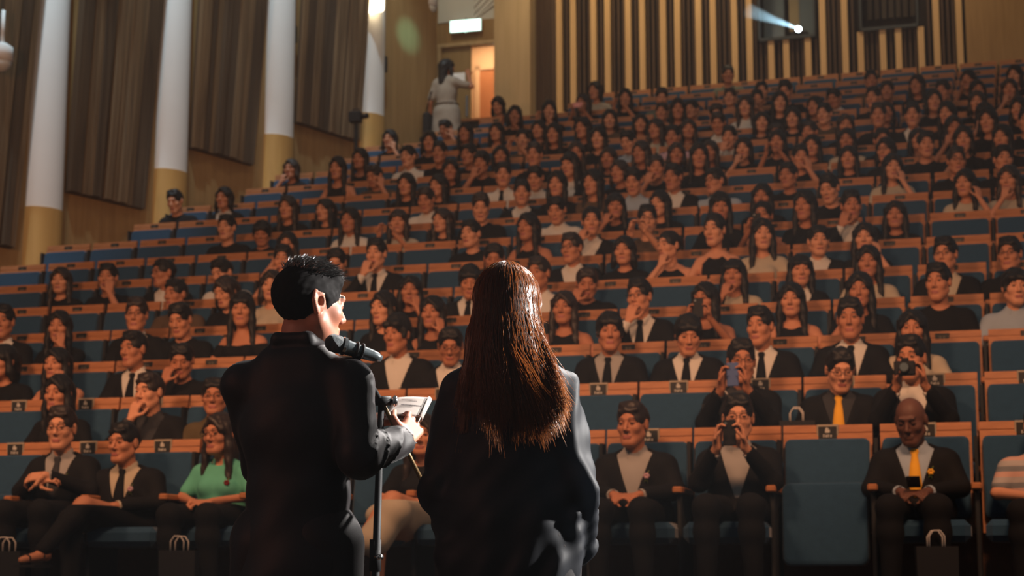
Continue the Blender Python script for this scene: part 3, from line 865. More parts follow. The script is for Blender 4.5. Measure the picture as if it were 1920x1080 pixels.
# ------------------------------------------------------------------ seats
def seat_parts():
    D={}
    b=MB(); y=lambda z:-.10+(z-.45)*.175
    def slab(x0,x1,z0,z1,t0,t1,mi=0):
        V=[]
        for z in (z0,z1):
            for x in (x0,x1):
                for t in (t0,t1): V.append((x,y(z)+t,z))
        b.add(V,[(0,1,3,2),(4,6,7,5),(0,4,5,1),(2,3,7,6),(0,2,6,4),(1,5,7,3)],mi)
    slab(-.267,.267,.36,.968,0,.032); slab(-.267,.267,.968,.974,.006,.032); slab(-.267,.267,.974,1.02,0,.032)
    D['back_panel']=b.mesh('back_panel',[M['seatwood']])
    def cushion(pr,y0,y1,tilt,nm):
        b=MB(); n=len(pr); cx=sum(p[0] for p in pr)/n; cz=sum(p[1] for p in pr)/n
        rings=[(1.,y1),(1.,y0+.022),(.985,y0+.010),(.95,y0+.003),(.88,y0)]
        V=[]
        for f,yy in rings:
            for x,z in pr: V.append((cx+(x-cx)*(1-(1-f)*.6),yy+tilt*(z-.45),cz+(z-cz)*f))
        F=[]
        for r in range(len(rings)-1):
            for i in range(n): F.append((r*n+i,r*n+(i+1)%n,(r+1)*n+(i+1)%n,(r+1)*n+i))
        F.append(tuple(range(n))); F.append(tuple(range((len(rings)-1)*n,len(rings)*n)))
        b.add(V,F); return b.mesh(nm,[M['blue']],False)
    D['back_cushion']=cushion(rrect(.505,.44,.932,.035),-.17,-.098,.175,'back_cushion')
    D['seat_up']=cushion(rrect(.50,.17,.655,.05),-.36,-.20,.10,'seat_cushion')
    b=MB(); b.box((-.25,-.61,.30),(.25,-.14,.425),0,.035); D['seat_down']=b.mesh('seat_cushion',[M['blue']])
    b=MB(); b.box((-.32,-.53,.595),(-.262,-.10,.635),0,.008); D['armrest']=b.mesh('armrest',[M['seatwood']])
    b=MB(); b.box((-.305,-.46,.0),(-.277,-.06,.60),0,.006); b.box((-.315,-.40,.0),(-.267,.03,.03)); b.box((-.300,-.09,.55),(-.280,.02,.93)); D['pedestal']=b.mesh('pedestal',[M['darkmetal']])
    b=MB(); b.box((-.065,-.012,.918),(.065,.004,1.022),1,.003); b.box((-.055,-.0165,.935),(.055,-.010,1.010),0)
    b.box((-.014,-.0185,.972),(.014,-.015,.992),2); b.box((-.010,-.0185,.990),(.004,-.015,1.003),2)
    for i,w in enumerate((.007,.010,.006,.009)): b.box((-.026+i*.014,-.0185,.945),(-.026+i*.014+w,-.015,.963-.004*(i%2)),2)
    D['card']=b.mesh('name_card',[M['plate'],M['plateframe'],M['platemark']])
    b=MB(); b.box((-.050,-.010,.948),(.050,.001,1.004),0,.003); b.box((-.022,-.012,.965),(-.004,-.009,.985),1); b.box((.004,-.012,.965),(.020,-.009,.985),1)
    D['tag']=b.mesh('number_plate',[M['plate'],mat('plate_digits',(.10,.09,.07),.6)])
    return D
SP=seat_parts()
ANC={0:-2.13,1:-2.06,2:-2.0,3:-1.96,4:-1.91,5:-1.83,6:-1.81,7:-1.79,8:-1.79}
def wallX(Y): return -10.45+.33*(Y-17.8)
nseat=0
for k in range(18):
    a=ANC.get(k,-1.74+.04*(k-9)); XR=a*W; XL=-13.5*W; p=(XR-XL)/12
    st=[XL+i*p for i in range(12)]+[XR+j*W for j in range(6) if XR+j*W<.2+.02*k]+[XL-j*W for j in range(1,9)]
    st=[x for x in sorted(st) if x>-7.6-.6*k and x>wallX(rowY(k,x))+.1]
    if k>=16: st=[x for x in st if x>-6.1]
    if k==15: st=[x for x in st if x>-7.4]
    for i,x in enumerate(st):
        c=x+.27; occ=any(abs(c-o)<.31 for o in OCC.get(k,[]))
        t=ob('auditorium_seat',None,loc=(c,rowY(k,c),tierZ(k)),rz=rowyaw(k),cat='seat',group='blue seats of the tiered rows',
             label='%s blue seat with wooden back, %s seat from left in %s row'%('occupied' if occ else 'empty',NTH[i],ORD[k]))
        nseat+=1
        bp_=ob('back_panel',SP['back_panel'],t); ob('back_cushion',SP['back_cushion'],t)
        ob('seat_cushion',SP['seat_down'] if occ else SP['seat_up'],t)
        ob('armrest',SP['armrest'],t); ob('pedestal',SP['pedestal'],t)
        if k<2: ob('name_card',SP['card'],bp_)
        else: ob('number_plate',SP['tag'],bp_)
print('seats',nseat,'templates',len(TPL))

# ------------------------------------------------------------------ tiers and floor
b=MB()
for k in range(18):
    z=tierZ(k); x0,x1=-15.,3.5
    back=.045 if k<17 else 2.2
    poly=[(x0,rowY(k,x0)-.90),(x1,rowY(k,x1)-.90),(x1,rowY(k,x1)+back),(x0,rowY(k,x0)+back)]
    b.prism(poly,-.9,z,0,'z')
ob('floor',b.mesh('floor',[M['tier']]),kind='structure')
b=MB(); b.box((-15,-6,-.9),(6,10.2,-.74)); 
M['stagefloor']=woodmat('stage_floor_boards',(.06,.035,.02),(.09,.055,.03),1.5,(6,.6,1),.5)
ob('floor_stage',b.mesh('floor_stage',[M['stagefloor']]),kind='structure')

# ------------------------------------------------------------------ left wall with columns and hanging panels
U=Vector((.33,1,0)).normalized(); Nn=Vector((1,-.33,0)).normalized()
def wp(Y,off,z): q=Vector((wallX(Y),Y,z))+Nn*off; return q
def wallbox(mb,Ya,Yb,o0,o1,z0,z1,mi=0):
    V=[wp(Y,o,z) for z in (z0,z1) for Y in (Ya,Yb) for o in (o0,o1)]
    mb.add(V,[(0,1,3,2),(4,6,7,5),(0,4,5,1),(2,3,7,6),(0,2,6,4),(1,5,7,3)],mi)
b=MB(); wallbox(b,8.,25.46,-.25,0,-.9,11.5); ob('wall_left',b.mesh('wall_left',[M['tan']]),kind='structure')
cols=[(16.2,3.42),(18.17,4.24),(20.085,5.06),(22.0,5.91),(23.9,6.64)]
for i,(Yc,zb) in enumerate(cols):
    t=ob('column',None,loc=wp(Yc,.0,0),kind='structure')
    for nm,z0,z1,mm,r in (('column_base',-.5,zb,'colwood',.262),('column_shaft',zb,11.4,'white',.25)):
        b=MB(); pts=[]
        for j in range(25):
            a=math.pi*j/24; pts.append(U*(-math.cos(a)*r)+Nn*(math.sin(a)*r*.75))
        V=[(p.x,p.y,z) for z in (z0,z1) for p in pts]; n=25
        F=[(j,j+1,j+1+n,j+n) for j in range(n-1)]+[(n-1,0,n,2*n-1),tuple(range(n))[::-1],tuple(range(n,2*n))]
        b.add(V,F); ob(nm,b.mesh(nm,[M[mm]],False),t)
pan=[(8.9,15.95,2.5,0),(16.44,17.72,3.72,1),(18.46,19.62,4.50,2),(20.38,21.47,5.42,3),(22.30,23.52,6.18,4)]
PL=['nearest brown slatted panel at the frame edge','tall brown slatted panel beside the nearest white column','tall brown slatted wall panel between first and second white columns','brown slatted wall panel between second and third white columns','brown slatted wall panel between third and fourth white columns']
ZT=11.3
def quadbox(mb,Y0a,Y1a,Y0b,Y1b,o0,o1,oz0,oz1,z0,z1,mi=0):   # bottom edge Y0a..Y1a, top edge Y0b..Y1b ; offsets grow upwards
    V=[wp(Y0a,o0+oz0,z0),wp(Y0a,o1+oz0,z0),wp(Y1a,o0+oz0,z0),wp(Y1a,o1+oz0,z0),wp(Y0b,o0+oz1,z1),wp(Y0b,o1+oz1,z1),wp(Y1b,o0+oz1,z1),wp(Y1b,o1+oz1,z1)]
    mb.add(V,[(0,1,3,2),(4,6,7,5),(0,4,5,1),(2,3,7,6),(0,2,6,4),(1,5,7,3)],mi)
for (Ya,Yb,zb,i) in pan:
    r=random.Random(i*5+2)
    t=ob('acoustic_panel',None,loc=wp(Ya,0,zb),label=PL[i],cat='wall panel',group='slatted acoustic panels on the side wall'); inv=t.location.copy()
    hgt=ZT-zb; tilt=.052*hgt; wid=.030*hgt
    b=MB(); quadbox(b,Ya,Yb,Ya-.02,Yb+wid,.02,.06,0,tilt,zb,ZT); b.v=[tuple(Vector(v)-inv) for v in b.v]; ob('backing',b.mesh('backing',[M['curtaindark']]),t)
    b=MB(); f=0.; W_=Yb-Ya
    while f<1-.01:
        w=min(r.choice((.05,.08,.11,.16))/W_,1-f); d=.07+r.choice((.01,.03,.05,.075)); g=f+w-.004/W_
        Ta=Ya-.02; Tw=W_+.02+wid
        quadbox(b,Ya+f*W_,Ya+g*W_,Ta+f*Tw,Ta+g*Tw,.055,d,0,tilt,zb+.01,ZT,r.choice((0,0,1))); f+=w
    b.v=[tuple(Vector(v)-inv) for v in b.v]; ob('slats',b.mesh('slats',[M['curtain'],M['curtaindark']]),t)

# ------------------------------------------------------------------ back wall
def BY(X,off=0): return 27.491-.0427*X-off
def backbox(mb,x0,x1,z0,z1,o0,o1,mi=0):   # o = distance in front of the wall plane (towards the stage)
    V=[(x,BY(x,o),z) for z in (z0,z1) for x in (x0,x1) for o in (o0,o1)]
    mb.add(V,[(0,2,3,1),(4,5,7,6),(0,1,5,4),(2,6,7,3),(0,4,6,2),(1,3,7,5)],mi)
b=MB()
backbox(b,-10.4,-8.64,5.5,11.5,-.25,0); backbox(b,-8.64,-7.58,8.84,9.235,-.25,0); backbox(b,-8.64,-7.58,5.5,6.62,-.25,0)

for x0,x1 in ((-6.97,-3.30),(-2.40,-1.72),(-.83,3.5)): backbox(b,x0,x1,5.5,11.5,-.35,-.22)
for x0,x1,z in ((-3.30,-2.40,8.40),(-1.72,-.83,8.42)): backbox(b,x0,x1,5.5,z,-.35,-.22)
ob('wall_back',b.mesh('wall_back',[M['tan']]),kind='structure')
b=MB(); backbox(b,-8.64,-8.0,9.235,11.5,-.15,.02); 
ob('wall_back_plaster',b.mesh('wall_back_plaster',[M['plaster']]),kind='structure')
b=MB(); backbox(b,-8.0,-7.58,9.235,11.5,-.15,0,0)
for i in range(16):
    z=9.10+i*.12
    V=[]
    for o in (0,.03):
        for (x,zz) in ((-8.0,z),(-7.58,z+.40),(-7.58,z+.455),(-8.0,z+.055)): V.append((x,BY(x,o),max(9.24,zz)))
    b.add(V,[(0,1,2,3),(7,6,5,4),(0,4,5,1),(2,6,7,3)],1)
M['whitestripe']=mat('diagonal_white_strip',(.66,.66,.63),.6)
ob('wall_back_striped',b.mesh('wall_back_striped',[M['plaster'],M['whitestripe']]),kind='structure')
b=MB(); backbox(b,-7.58,-6.97,5.5,11.5,-.25,.30); ob('pillar_back',b.mesh('pillar_back',[M['pillar']]),kind='structure')
# door: frame, closed leaf, open leaf gap
t=ob('door_1',None,loc=(-8.64,BY(-8.64),6.62),kind='structure'); L0=t.location.copy()
def loc(mb,o): mb.v=[tuple(Vector(v)-o) for v in mb.v]
b=MB(); backbox(b,-8.64,-8.58,6.62,8.84,-.1,.04); backbox(b,-7.62,-7.58,6.62,8.84,-.1,.03); backbox(b,-8.64,-7.58,8.80,8.86,-.1,.05); loc(b,L0); ob('door_frame',b.mesh('door_frame',[M['pillar']]),t)
b=MB(); backbox(b,-8.58,-8.07,6.63,8.80,-.07,-.02); loc(b,L0); ob('door_leaf',b.mesh('door_leaf',[M['door']]),t)
b=MB(); backbox(b,-8.14,-8.11,7.60,7.95,-.01,.03); loc(b,L0); ob('door_handle',b.mesh('door_handle',[M['chrome']]),t)
# corridor beyond the door
b=MB(); backbox(b,-9.3,-7.0,6.4,9.4,-1.6,-1.5); backbox(b,-9.35,-9.25,6.4,9.4,-1.6,-.25); backbox(b,-7.1,-7.0,6.4,9.4,-1.6,-.25); backbox(b,-9.35,-7.0,9.35,9.45,-1.6,-.25); ob('wall_corridor',b.mesh('wall_corridor',[M['peach']]),kind='structure')
b=MB(); backbox(b,-9.3,-7.0,6.5,6.62,-1.6,-.2); ob('floor_corridor',b.mesh('floor_corridor',[M['tier']]),kind='structure')
t=ob('door_2',None,loc=(-8.2,BY(-8.2,-1.5),6.62),kind='structure'); L0=t.location.copy()
b=MB(); backbox(b,-8.32,-7.50,6.63,8.80,-1.49,-1.44); loc(b,L0); ob('door_leaf',b.mesh('door_leaf',[M['doorred']]),t)
b=MB(); backbox(b,-8.40,-8.32,6.63,8.88,-1.5,-1.42); backbox(b,-8.40,-7.50,8.80,8.88,-1.5,-1.42); loc(b,L0); ob('door_frame',b.mesh('door_frame',[M['peach']]),t)
# slatted wall
t=ob('slatted_wall_cladding',None,loc=(-6.97,BY(-6.97,0),7.3),label='slatted wall cladding of pale and dark vertical battens around the projection windows',cat='wall cladding'); L0=t.location.copy()
wins=[(-3.30,-2.40,8.43),(-1.72,-.83,8.45)]
def colcut(x0,x1,z0,z1):
    for a,c,z in wins:
        if x1>a and x0<c: return [(z0,z)]
    return [(z0,z1)]
bl=MB();bd=MB();bb=MB()
for x0,x1 in ((-6.97,-3.30),(-2.40,-1.72),(-.83,-.13)): backbox(bb,x0,x1,7.3,11.4,-.2,-.16)
for x0,x1,z in wins: backbox(bb,x0,x1,7.3,z,-.2,-.16)
xs=-6.60; i=0
lights=[]
while xs<-.25:
    lights.append(xs); xs+=(.235,.340)[i%2]; i+=1
for x in lights:
    for z0,z1 in colcut(x,x+.095,7.55,11.4): backbox(bl,x,x+.095,z0,z1,-.16,.0)
allx=[-6.97]+lights+[-.13]
for a,c in zip(allx,allx[1:]):
    x=a+(.10 if a!=-6.97 else 0); n=max(1,int((c-x)/.075)); st=(c-x)/n
    for j in range(n):
        xx=x+j*st+st*.5-.014
        for z0,z1 in colcut(xx,xx+.03,7.55,11.4): backbox(bd,xx,xx+.032,z0,z1,-.16,-.06)
backbox(bd,-6.97,-6.62,7.55,11.4,-.15,-.10)
backbox(bl,-6.7,-.13,7.30,7.55,-.16,.01)
for mb,nm,mm in ((bb,'backing','slatback'),(bl,'pale_battens','slatlight'),(bd,'dark_battens','slatdark')):
    loc(mb,L0); ob(nm,mb.mesh(nm,[M[mm]]),t)
b=MB(); backbox(b,-.13,3.4,5.6,11.4,-.2,.02); backbox(b,-.165,-.13,7.5,11.4,-.1,-.05,1); ob('wall_back_plain',b.mesh('wall_back_plain',[M['tan'],M['slatback']]),kind='structure')
# projection windows
for i,(x0,x1,z) in enumerate(wins):
    t=ob('window_%d'%(i+1),None,loc=((x0+x1)/2,BY((x0+x1)/2),z),kind='structure'); L0=t.location.copy()
    b=MB(); backbox(b,x0,x1,z,z+.05,-.2,.03); backbox(b,x0,x0+.03,z,10.4,-.2,.03); backbox(b,x1-.03,x1,z,10.4,-.2,.03); loc(b,L0); ob('window_frame',b.mesh('window_frame',[M['frame']]),t)
    b=MB(); backbox(b,x0,x1,z,10.4,-1.0,-.95,0); backbox(b,x0-.05,x0,z,10.4,-1.0,-.2,0); backbox(b,x1,x1+.05,z,10.4,-1.0,-.2,0); backbox(b,x0,x1,z-.05,z,-1.0,-.2,0)
    if i==0:
        backbox(b,x0+.03,x0+.36,z+.05,10.3,-.60,-.55,1); backbox(b,x1-.30,x1-.03,z+.10,10.3,-.60,-.55,1); backbox(b,x0+.42,x0+.62,z+.34,10.3,-.75,-.70,2)
    else:
        for j in range(7): backbox(b,x0+.10+j*.11,x0+.17+j*.11,z+.32,10.3,-.5,-.45,2)
    loc(b,L0); ob('booth_interior',b.mesh('booth_interior',[M['slatback'],M['glass'],mat('booth_curtain_%d'%i,((.30,.25,.15),(.055,.045,.035))[i],.9)]),t)
# projector behind window_1
PX=-2.70; PZ=8.69
t=ob('projector',None,loc=(PX,BY(PX,-.45),PZ-.12),label='projector with a bright lens behind the left projection window',cat='projector'); L0=t.location.copy()
b=MB(); b.box((-.16,.0,-.10),(.14,.30,.12),0,.02); b.box((-.30,-.02,-.26),(.30,.34,-.10),0); ob('casing',b.mesh('casing',[M['black']]),t)
b=MB(); b.tube([(0,.02,.12),(0,-.10,.12)],[.055,.05],20); ob('lens_barrel',b.mesh('lens_barrel',[M['black']],True),t)
M['lens']=mat('lens_glow',(.9,.95,1),.3,emit=(.75,.95,1.),es=26)
b=MB(); b.tube([(0,-.10,.12),(0,-.115,.12)],[.046,.042],20); ob('lens',b.mesh('lens',[M['lens']],True),t)
lens=Vector((PX,BY(PX,-.45)-.12,PZ))
# the lit shaft of haze in front of the lens
m=bpy.data.materials.new('haze_in_beam'); m.use_nodes=True; nt=m.node_tree; nt.nodes.clear()
o_=nt.nodes.new('ShaderNodeOutputMaterial'); vs=nt.nodes.new('ShaderNodeVolumeScatter'); vs.inputs['Density'].default_value=.9; vs.inputs['Color'].default_value=(.9,.96,1,1); vs.inputs['Anisotropy'].default_value=.0
nt.links.new(vs.outputs[0],o_.inputs['Volume'])
BD=Vector((-.68,-.80,.10))
b=MB(); p0=lens+Vector((0,-.03,0)); b.tube([p0,p0+BD*.5,p0+BD],[.04,.075,.12],20)
ob('projector_beam',b.mesh('projector_beam',[m]),label='blue-white projector beam through haze in front of left projection window',cat='light beam',kind='stuff')

# exit sign, wall lamp, dome cameras, wall speakers
M['exit']=mat('exit_sign_face',(.8,.95,.9),.4,emit=(.62,1.,.86),es=3.2)
t=ob('exit_sign',None,loc=(-8.13,BY(-8.13,.08),9.12),label='glowing pale green exit sign above the upper door',cat='sign'); 
b=MB(); b.box((-.27,-.02,-.105),(.27,.05,.105),0,.01); ob('housing',b.mesh('housing',[M['white']]),t)
b=MB(); b.box((-.26,-.028,-.095),(.26,-.018,.095)); ob('face',b.mesh('face',[M['exit']]),t)
b=MB(); b.box((-.01,.0,.10),(.01,.03,.14)); b.tube([(-.02,-.0,-.105),(.02,-.0,-.125)],[.02,.014],8); ob('bracket',b.mesh('bracket',[M['chrome']]),t)
M['ledw']=mat('door_lamp_glow',(.8,.9,.9),.4,emit=(.7,.95,.95),es=5)
t=ob('emergency_light',None,loc=(-7.66,BY(-7.66,-.35),8.70),label='small bright emergency light inside the upper doorway',cat='lamp')
b=MB(); b.box((-.06,-.05,-.07),(.06,.0,.07),0,.02); ob('lamp_glass',b.mesh('lamp_glass',[M['ledw']]),t); b=MB(); b.box((-.07,.0,-.08),(.07,.04,.08)); ob('housing',b.mesh('housing',[M['white']]),t)
M['lampw']=mat('wall_lamp_glow',(1,.9,.7),.4,emit=(1.,.80,.50),es=7)
t=ob('wall_lamp',None,loc=wp(23.70,.24,8.22),label='bright warm lamp mounted high on the farthest white column',cat='lamp')
b=MB(); b.box((-.13,-.06,-.12),(.13,.06,.30),0,.03); ob('lamp_shade',b.mesh('lamp_shade',[M['lampw']]),t); b=MB(); b.box((-.10,-.05,.30),(.10,.05,.34)); ob('lamp_cap',b.mesh('lamp_cap',[M['chrome']]),t)
def dome(loc_,lab,s=1):
    t=ob('mounted_dome_camera',None,loc=loc_,label=lab,cat='camera'); t.scale=(s,s,s)
    b=MB(); b.tube([(0,0,.50),(0,0,.16)],[.02,.02],10); b.tube([(0,0,.16),(0,0,.12),(0,0,-.02)],[.05,.11,.115],20); ob('housing',b.mesh('housing',[M['white']],True),t)
    b=MB(); b.tube([(0,0,-.02),(0,0,-.07),(0,0,-.11),(0,0,-.13)],[.105,.095,.06,.015],20); ob('dome',b.mesh('dome',[M['plaster']],True),t)
    b=MB(); b.tube([(-.02,-.08,-.03),(-.025,-.115,-.05)],[.03,.028],12); ob('lens',b.mesh('lens',[M['black']],True),t)
dome((-8.05,25.4,8.73),'white dome camera hanging near the top of the side wall',1.35)
dome((-10.24,17.01,5.68),'white dome camera at the far left edge of the side wall',1.1)
for Yc,z,lab in ((24.10,7.45,'small black speaker on the wall beside the farthest white column'),(22.18,7.38,'small black speaker high on the wall beside the third white column'),(20.22,7.23,'small black speaker at the top beside the second white column')):
    t=ob('wall_speaker',None,loc=wp(Yc,.06,z),label=lab,cat='speaker',group='wall speakers',rz=math.atan2(Nn.y,Nn.x)+math.pi/2)
    b=MB(); b.box((-.045,-.07,-.12),(.045,.02,.12),0,.012); ob('cabinet',b.mesh('cabinet',[M['black']]),t)
    b=MB(); b.box((-.02,.02,-.03),(.02,.07,.03)); ob('bracket',b.mesh('bracket',[M['chrome']]),t)
# video camera on tripod
t=ob('video_camera_tripod',None,loc=(-8.02,22.20,tierZ(12)),label='dark video camera on tripod by the end of the side wall',cat='tripod')
b=MB(); b.tube([(0,0,.95),(0,0,1.38)],[.03,.03],8); ob('column_tube',b.mesh('column_tube',[M['black']]),t)
for a in (90,210,330):
    b=MB(); b.tube([(0,0,1.0),(.22*math.cos(math.radians(a)),.22*math.sin(math.radians(a)),0)],[.022,.015],8); ob('leg',b.mesh('leg',[M['black']]),t)
t2=ob('video_camera',None,loc=(-8.02,22.20,tierZ(12)+1.38),label='black video camera pointing right on top of the tripod',cat='camera'); t2.scale=(.62,.62,.62)
b=MB(); b.box((-.15,-.09,0),(.12,.09,.24),0,.02); ob('body',b.mesh('body',[M['black']]),t2)
b=MB(); b.tube([(.12,0,.12),(.27,-.04,.13)],[.05,.06],12); ob('lens',b.mesh('lens',[M['black']],True),t2)
b=MB(); b.tube([(-.08,0,.24),(-.08,0,.30),(.06,0,.30),(.06,0,.24)],[.012]*4,8); ob('handle',b.mesh('handle',[M['black']],True),t2)
# row-end parapet in front of the door
b=MB(); 
V=[]
b.box((-.55,0,0),(.55,.05,.95)); b.box((-.56,-.02,.93),(.56,.07,.97),1)
ob('parapet',b.mesh('parapet',[M['slatback'],M['seatwood']]),loc=(-7.25,rowY(15,-7)+.32,tierZ(15)+.15),label='dark low parapet with wooden rail in front of the upper door',cat='parapet')

# ------------------------------------------------------------------ gift bags at feet / on seats, bottles
M['bag']=mat('paper_bag_black',(.012,.012,.013),.6)
M['cord']=mat('cord_handle_pale',(.50,.47,.43),.6)
def bag(x,y,z,lab,s=1.):
    t=ob('gift_bag',None,loc=(x,y,z),label=lab,cat='bag',group='black paper gift bags'); t.scale=(s,s,s); t.rotation_euler=(0,0,.15)
    b=MB(); V=[(-.12,-.05,0),(.12,-.05,0),(.12,.05,0),(-.12,.05,0),(-.125,-.06,.30),(.125,-.06,.30),(.125,.06,.30),(-.125,.06,.30)]
    b.add(V,[(0,3,2,1),(0,1,5,4),(1,2,6,5),(2,3,7,6),(3,0,4,7),(4,5,6,7)]); ob('bag_body',b.mesh('bag_body',[M['bag']]),t)
    for yy in (-.055,.055):
        b=MB(); pts=[(-.045+.0,yy,.29),(-.045,yy,.36),(-.02,yy,.395),(.02,yy,.395),(.045,yy,.36),(.045,yy,.29)]; b.tube(pts,.005,6); ob('handle',b.mesh('handle',[M['cord']],True),t)
bag(-1.70,rowY(1,-1.7)-.33,tierZ(1)+.52,'black gift bag with pale cord handles on second row seat behind phone holder')
bag(-1.20,rowY(1,-1.2)-.45,tierZ(1)+.42,'black gift bag with pale handles beside man with yellow tie in second row',.9)
bag(-5.95,rowY(0,-5.9)-.95,0,'black gift bag at the feet of man in glasses, far left of front row',.9)
bag(-4.78,rowY(0,-4.8)-.95,0,'black gift bag at the feet of the woman in green top',.9)
bag(-3.78,rowY(0,-3.8)-.95,0,'black gift bag on the floor between speaker and microphone stand',.9)
bag(-.32,rowY(0,-.3)-.92,0,'black gift bag at the feet of bald man in front row',.9)
t=ob('water_bottle',None,loc=(-2.42,rowY(0,-2.4)-.80,.25),label='small amber bottle tucked beside the front row seat near the long-haired speaker',cat='bottle')
M['amber']=mat('amber_plastic',(.16,.10,.02),.3,spec=.5)
b=MB(); b.tube([(0,0,0),(0,0,.13),(0,0,.16),(0,0,.17)],[.028,.028,.012,.012],14); ob('bottle_body',b.mesh('bottle_body',[M['amber']],True),t)
b=MB(); b.tube([(0,0,.17),(0,0,.19)],[.014,.014],12); ob('cap',b.mesh('cap',[M['chrome']]),t)
t.rotation_euler=(.0,-.25,0)

# ------------------------------------------------------------------ standing woman by the upper door (back to us, side-on)
def standing(sexw):
    pass
# ------------------------------------------------------------------ standing woman near upper door
def stand_prims(sex,sc=1.,arms=None,wide=1.):
    w=(1. if sex=='m' else .88)*wide
    T=[ell((0,.0,.97),(.165*w,.115,.13),.05),ell((0,.0,1.10),(.140*w,.10,.16),.07),ell((0,.01,1.27),(.165*w,.108,.17),.07),
       cap((-.135*w,.02,1.40),(.135*w,.02,1.40),.055,k=.06),cap((-.06,.02,1.435),(.06,.02,1.435),.048,k=.05)]
    N=[cap((0,.02,1.42),(0,.0,1.53),.058 if sex=='m' else .046,.054 if sex=='m' else .043,.03)]
    L=[]
    for s in (-1,1): L+=[cap((s*.09,0,.93),(s*.10,.0,.50),.09,.062,.03),cap((s*.10,0,.50),(s*.11,.03,.08),.058,.038,.02),cap((s*.11,.03,.06),(s*.12,-.12,.035),.04,.03,.02)]
    return T,N,L
def build_stander():
    T,N,L=stand_prims('f'); HO2=V3(0,.0,1.625)
    R,t=headpose(HO2,-35,0)
    arms=[cap((-.155,.02,1.385),(-.36,-.05,1.32),.045,.038,.03),cap((-.36,-.05,1.32),(-.24,-.20,1.52),.037,.026,.015),cap((.155,.02,1.385),(.24,.05,1.12),.045,.036,.03),cap((.24,.05,1.12),(.27,-.05,.90),.035,.025,.015)]
    ha=hand(V3(-.24,-.20,1.52),V3(.2,-.1,1),V3(.3,-1,0),-1,.5,sc=.93)+hand(V3(.27,-.05,.90),V3(.05,-.05,-1),V3(-1,0,0),1,.4,sc=.93)
    me=sdfmesh('body_standing',T+N+L+arms+xf(head_prims('f'),R,t)+ha,.012,[M['skin2'],M['eye'],M['lip']],mi=skin_index(R,t))
    p=ob('person',me,loc=(-7.66,25.15,5.93),rz=math.radians(170),label='woman in pale dress standing by upper door with arm raised',cat='person'); p.scale=(1.06,1.06,1.06)
    HM=Matrix(((*R[0],t[0]),(*R[1],t[1]),(*R[2],t[2]),(0,0,0,1)))
    ob('hair',hair_mesh('l'),p,mtx=HM)
    dr=inflate(T,.016)+[cap((-.05,0,.95),(-.06,0,.52),.15,.17,.05),cap((.05,0,.95),(.06,0,.52),.15,.17,.05)]+[dict(q,b=q['a']+(q['b']-q['a'])*.75) for q in inflate([arms[0],arms[2]],.016,.02)]
    dr+=[cap((-.2,0,1.05),(.2,0,1.05),.0,k=.001),wob(.004,20),cap((0,.0,1.47),(0,-.02,1.6),.07,.09,.01,'-')]
    dr=[q for q in dr if not(q['t']=='c' and q['r1']==0)]
    o=ob('dress',sdfmesh('dress',dr,.012,[M['dress']]),p)
    b=MB(); b.tube([(-.17,0,1.08),(-.12,-.13,1.08),(0,-.155,1.08),(.12,-.13,1.08),(.17,0,1.08),(.12,.12,1.08),(0,.14,1.08),(-.12,.12,1.08),(-.17,0,1.08)],.010,6); ob('belt',b.mesh('belt',[M['cn']],True),p)
    # dark shoulder bag
    t=ob('shoulder_bag',None,loc=(-7.93,25.1,6.65),label='dark bag hanging at the side of the standing woman',cat='bag')
    b=MB(); b.box((-.06,-.12,-.16),(.06,.12,.30),0,.03); ob('bag_body',b.mesh('bag_body',[M['black']]),t)
    b=MB(); b.tube([(0,-.1,.30),(.05,-.03,.62),(.1,.03,.66),(0,.1,.30)],.010,6); ob('strap',b.mesh('strap',[M['black']],True),t)
    t=ob('phone',None,loc=(-7.46,25.10,7.42),label='white sheet held up near the face of the standing woman',cat='paper')
    b=MB(); b.box((-.10,-.004,-.10),(.10,.004,.12),0,.002); ob('sheet',b.mesh('sheet',[M['white']]),t); t.name='paper_sheet'
M['dress']=mat('pale_dress_cloth',(.30,.25,.20),.85,vary=.12,vscale=25)
build_stander()

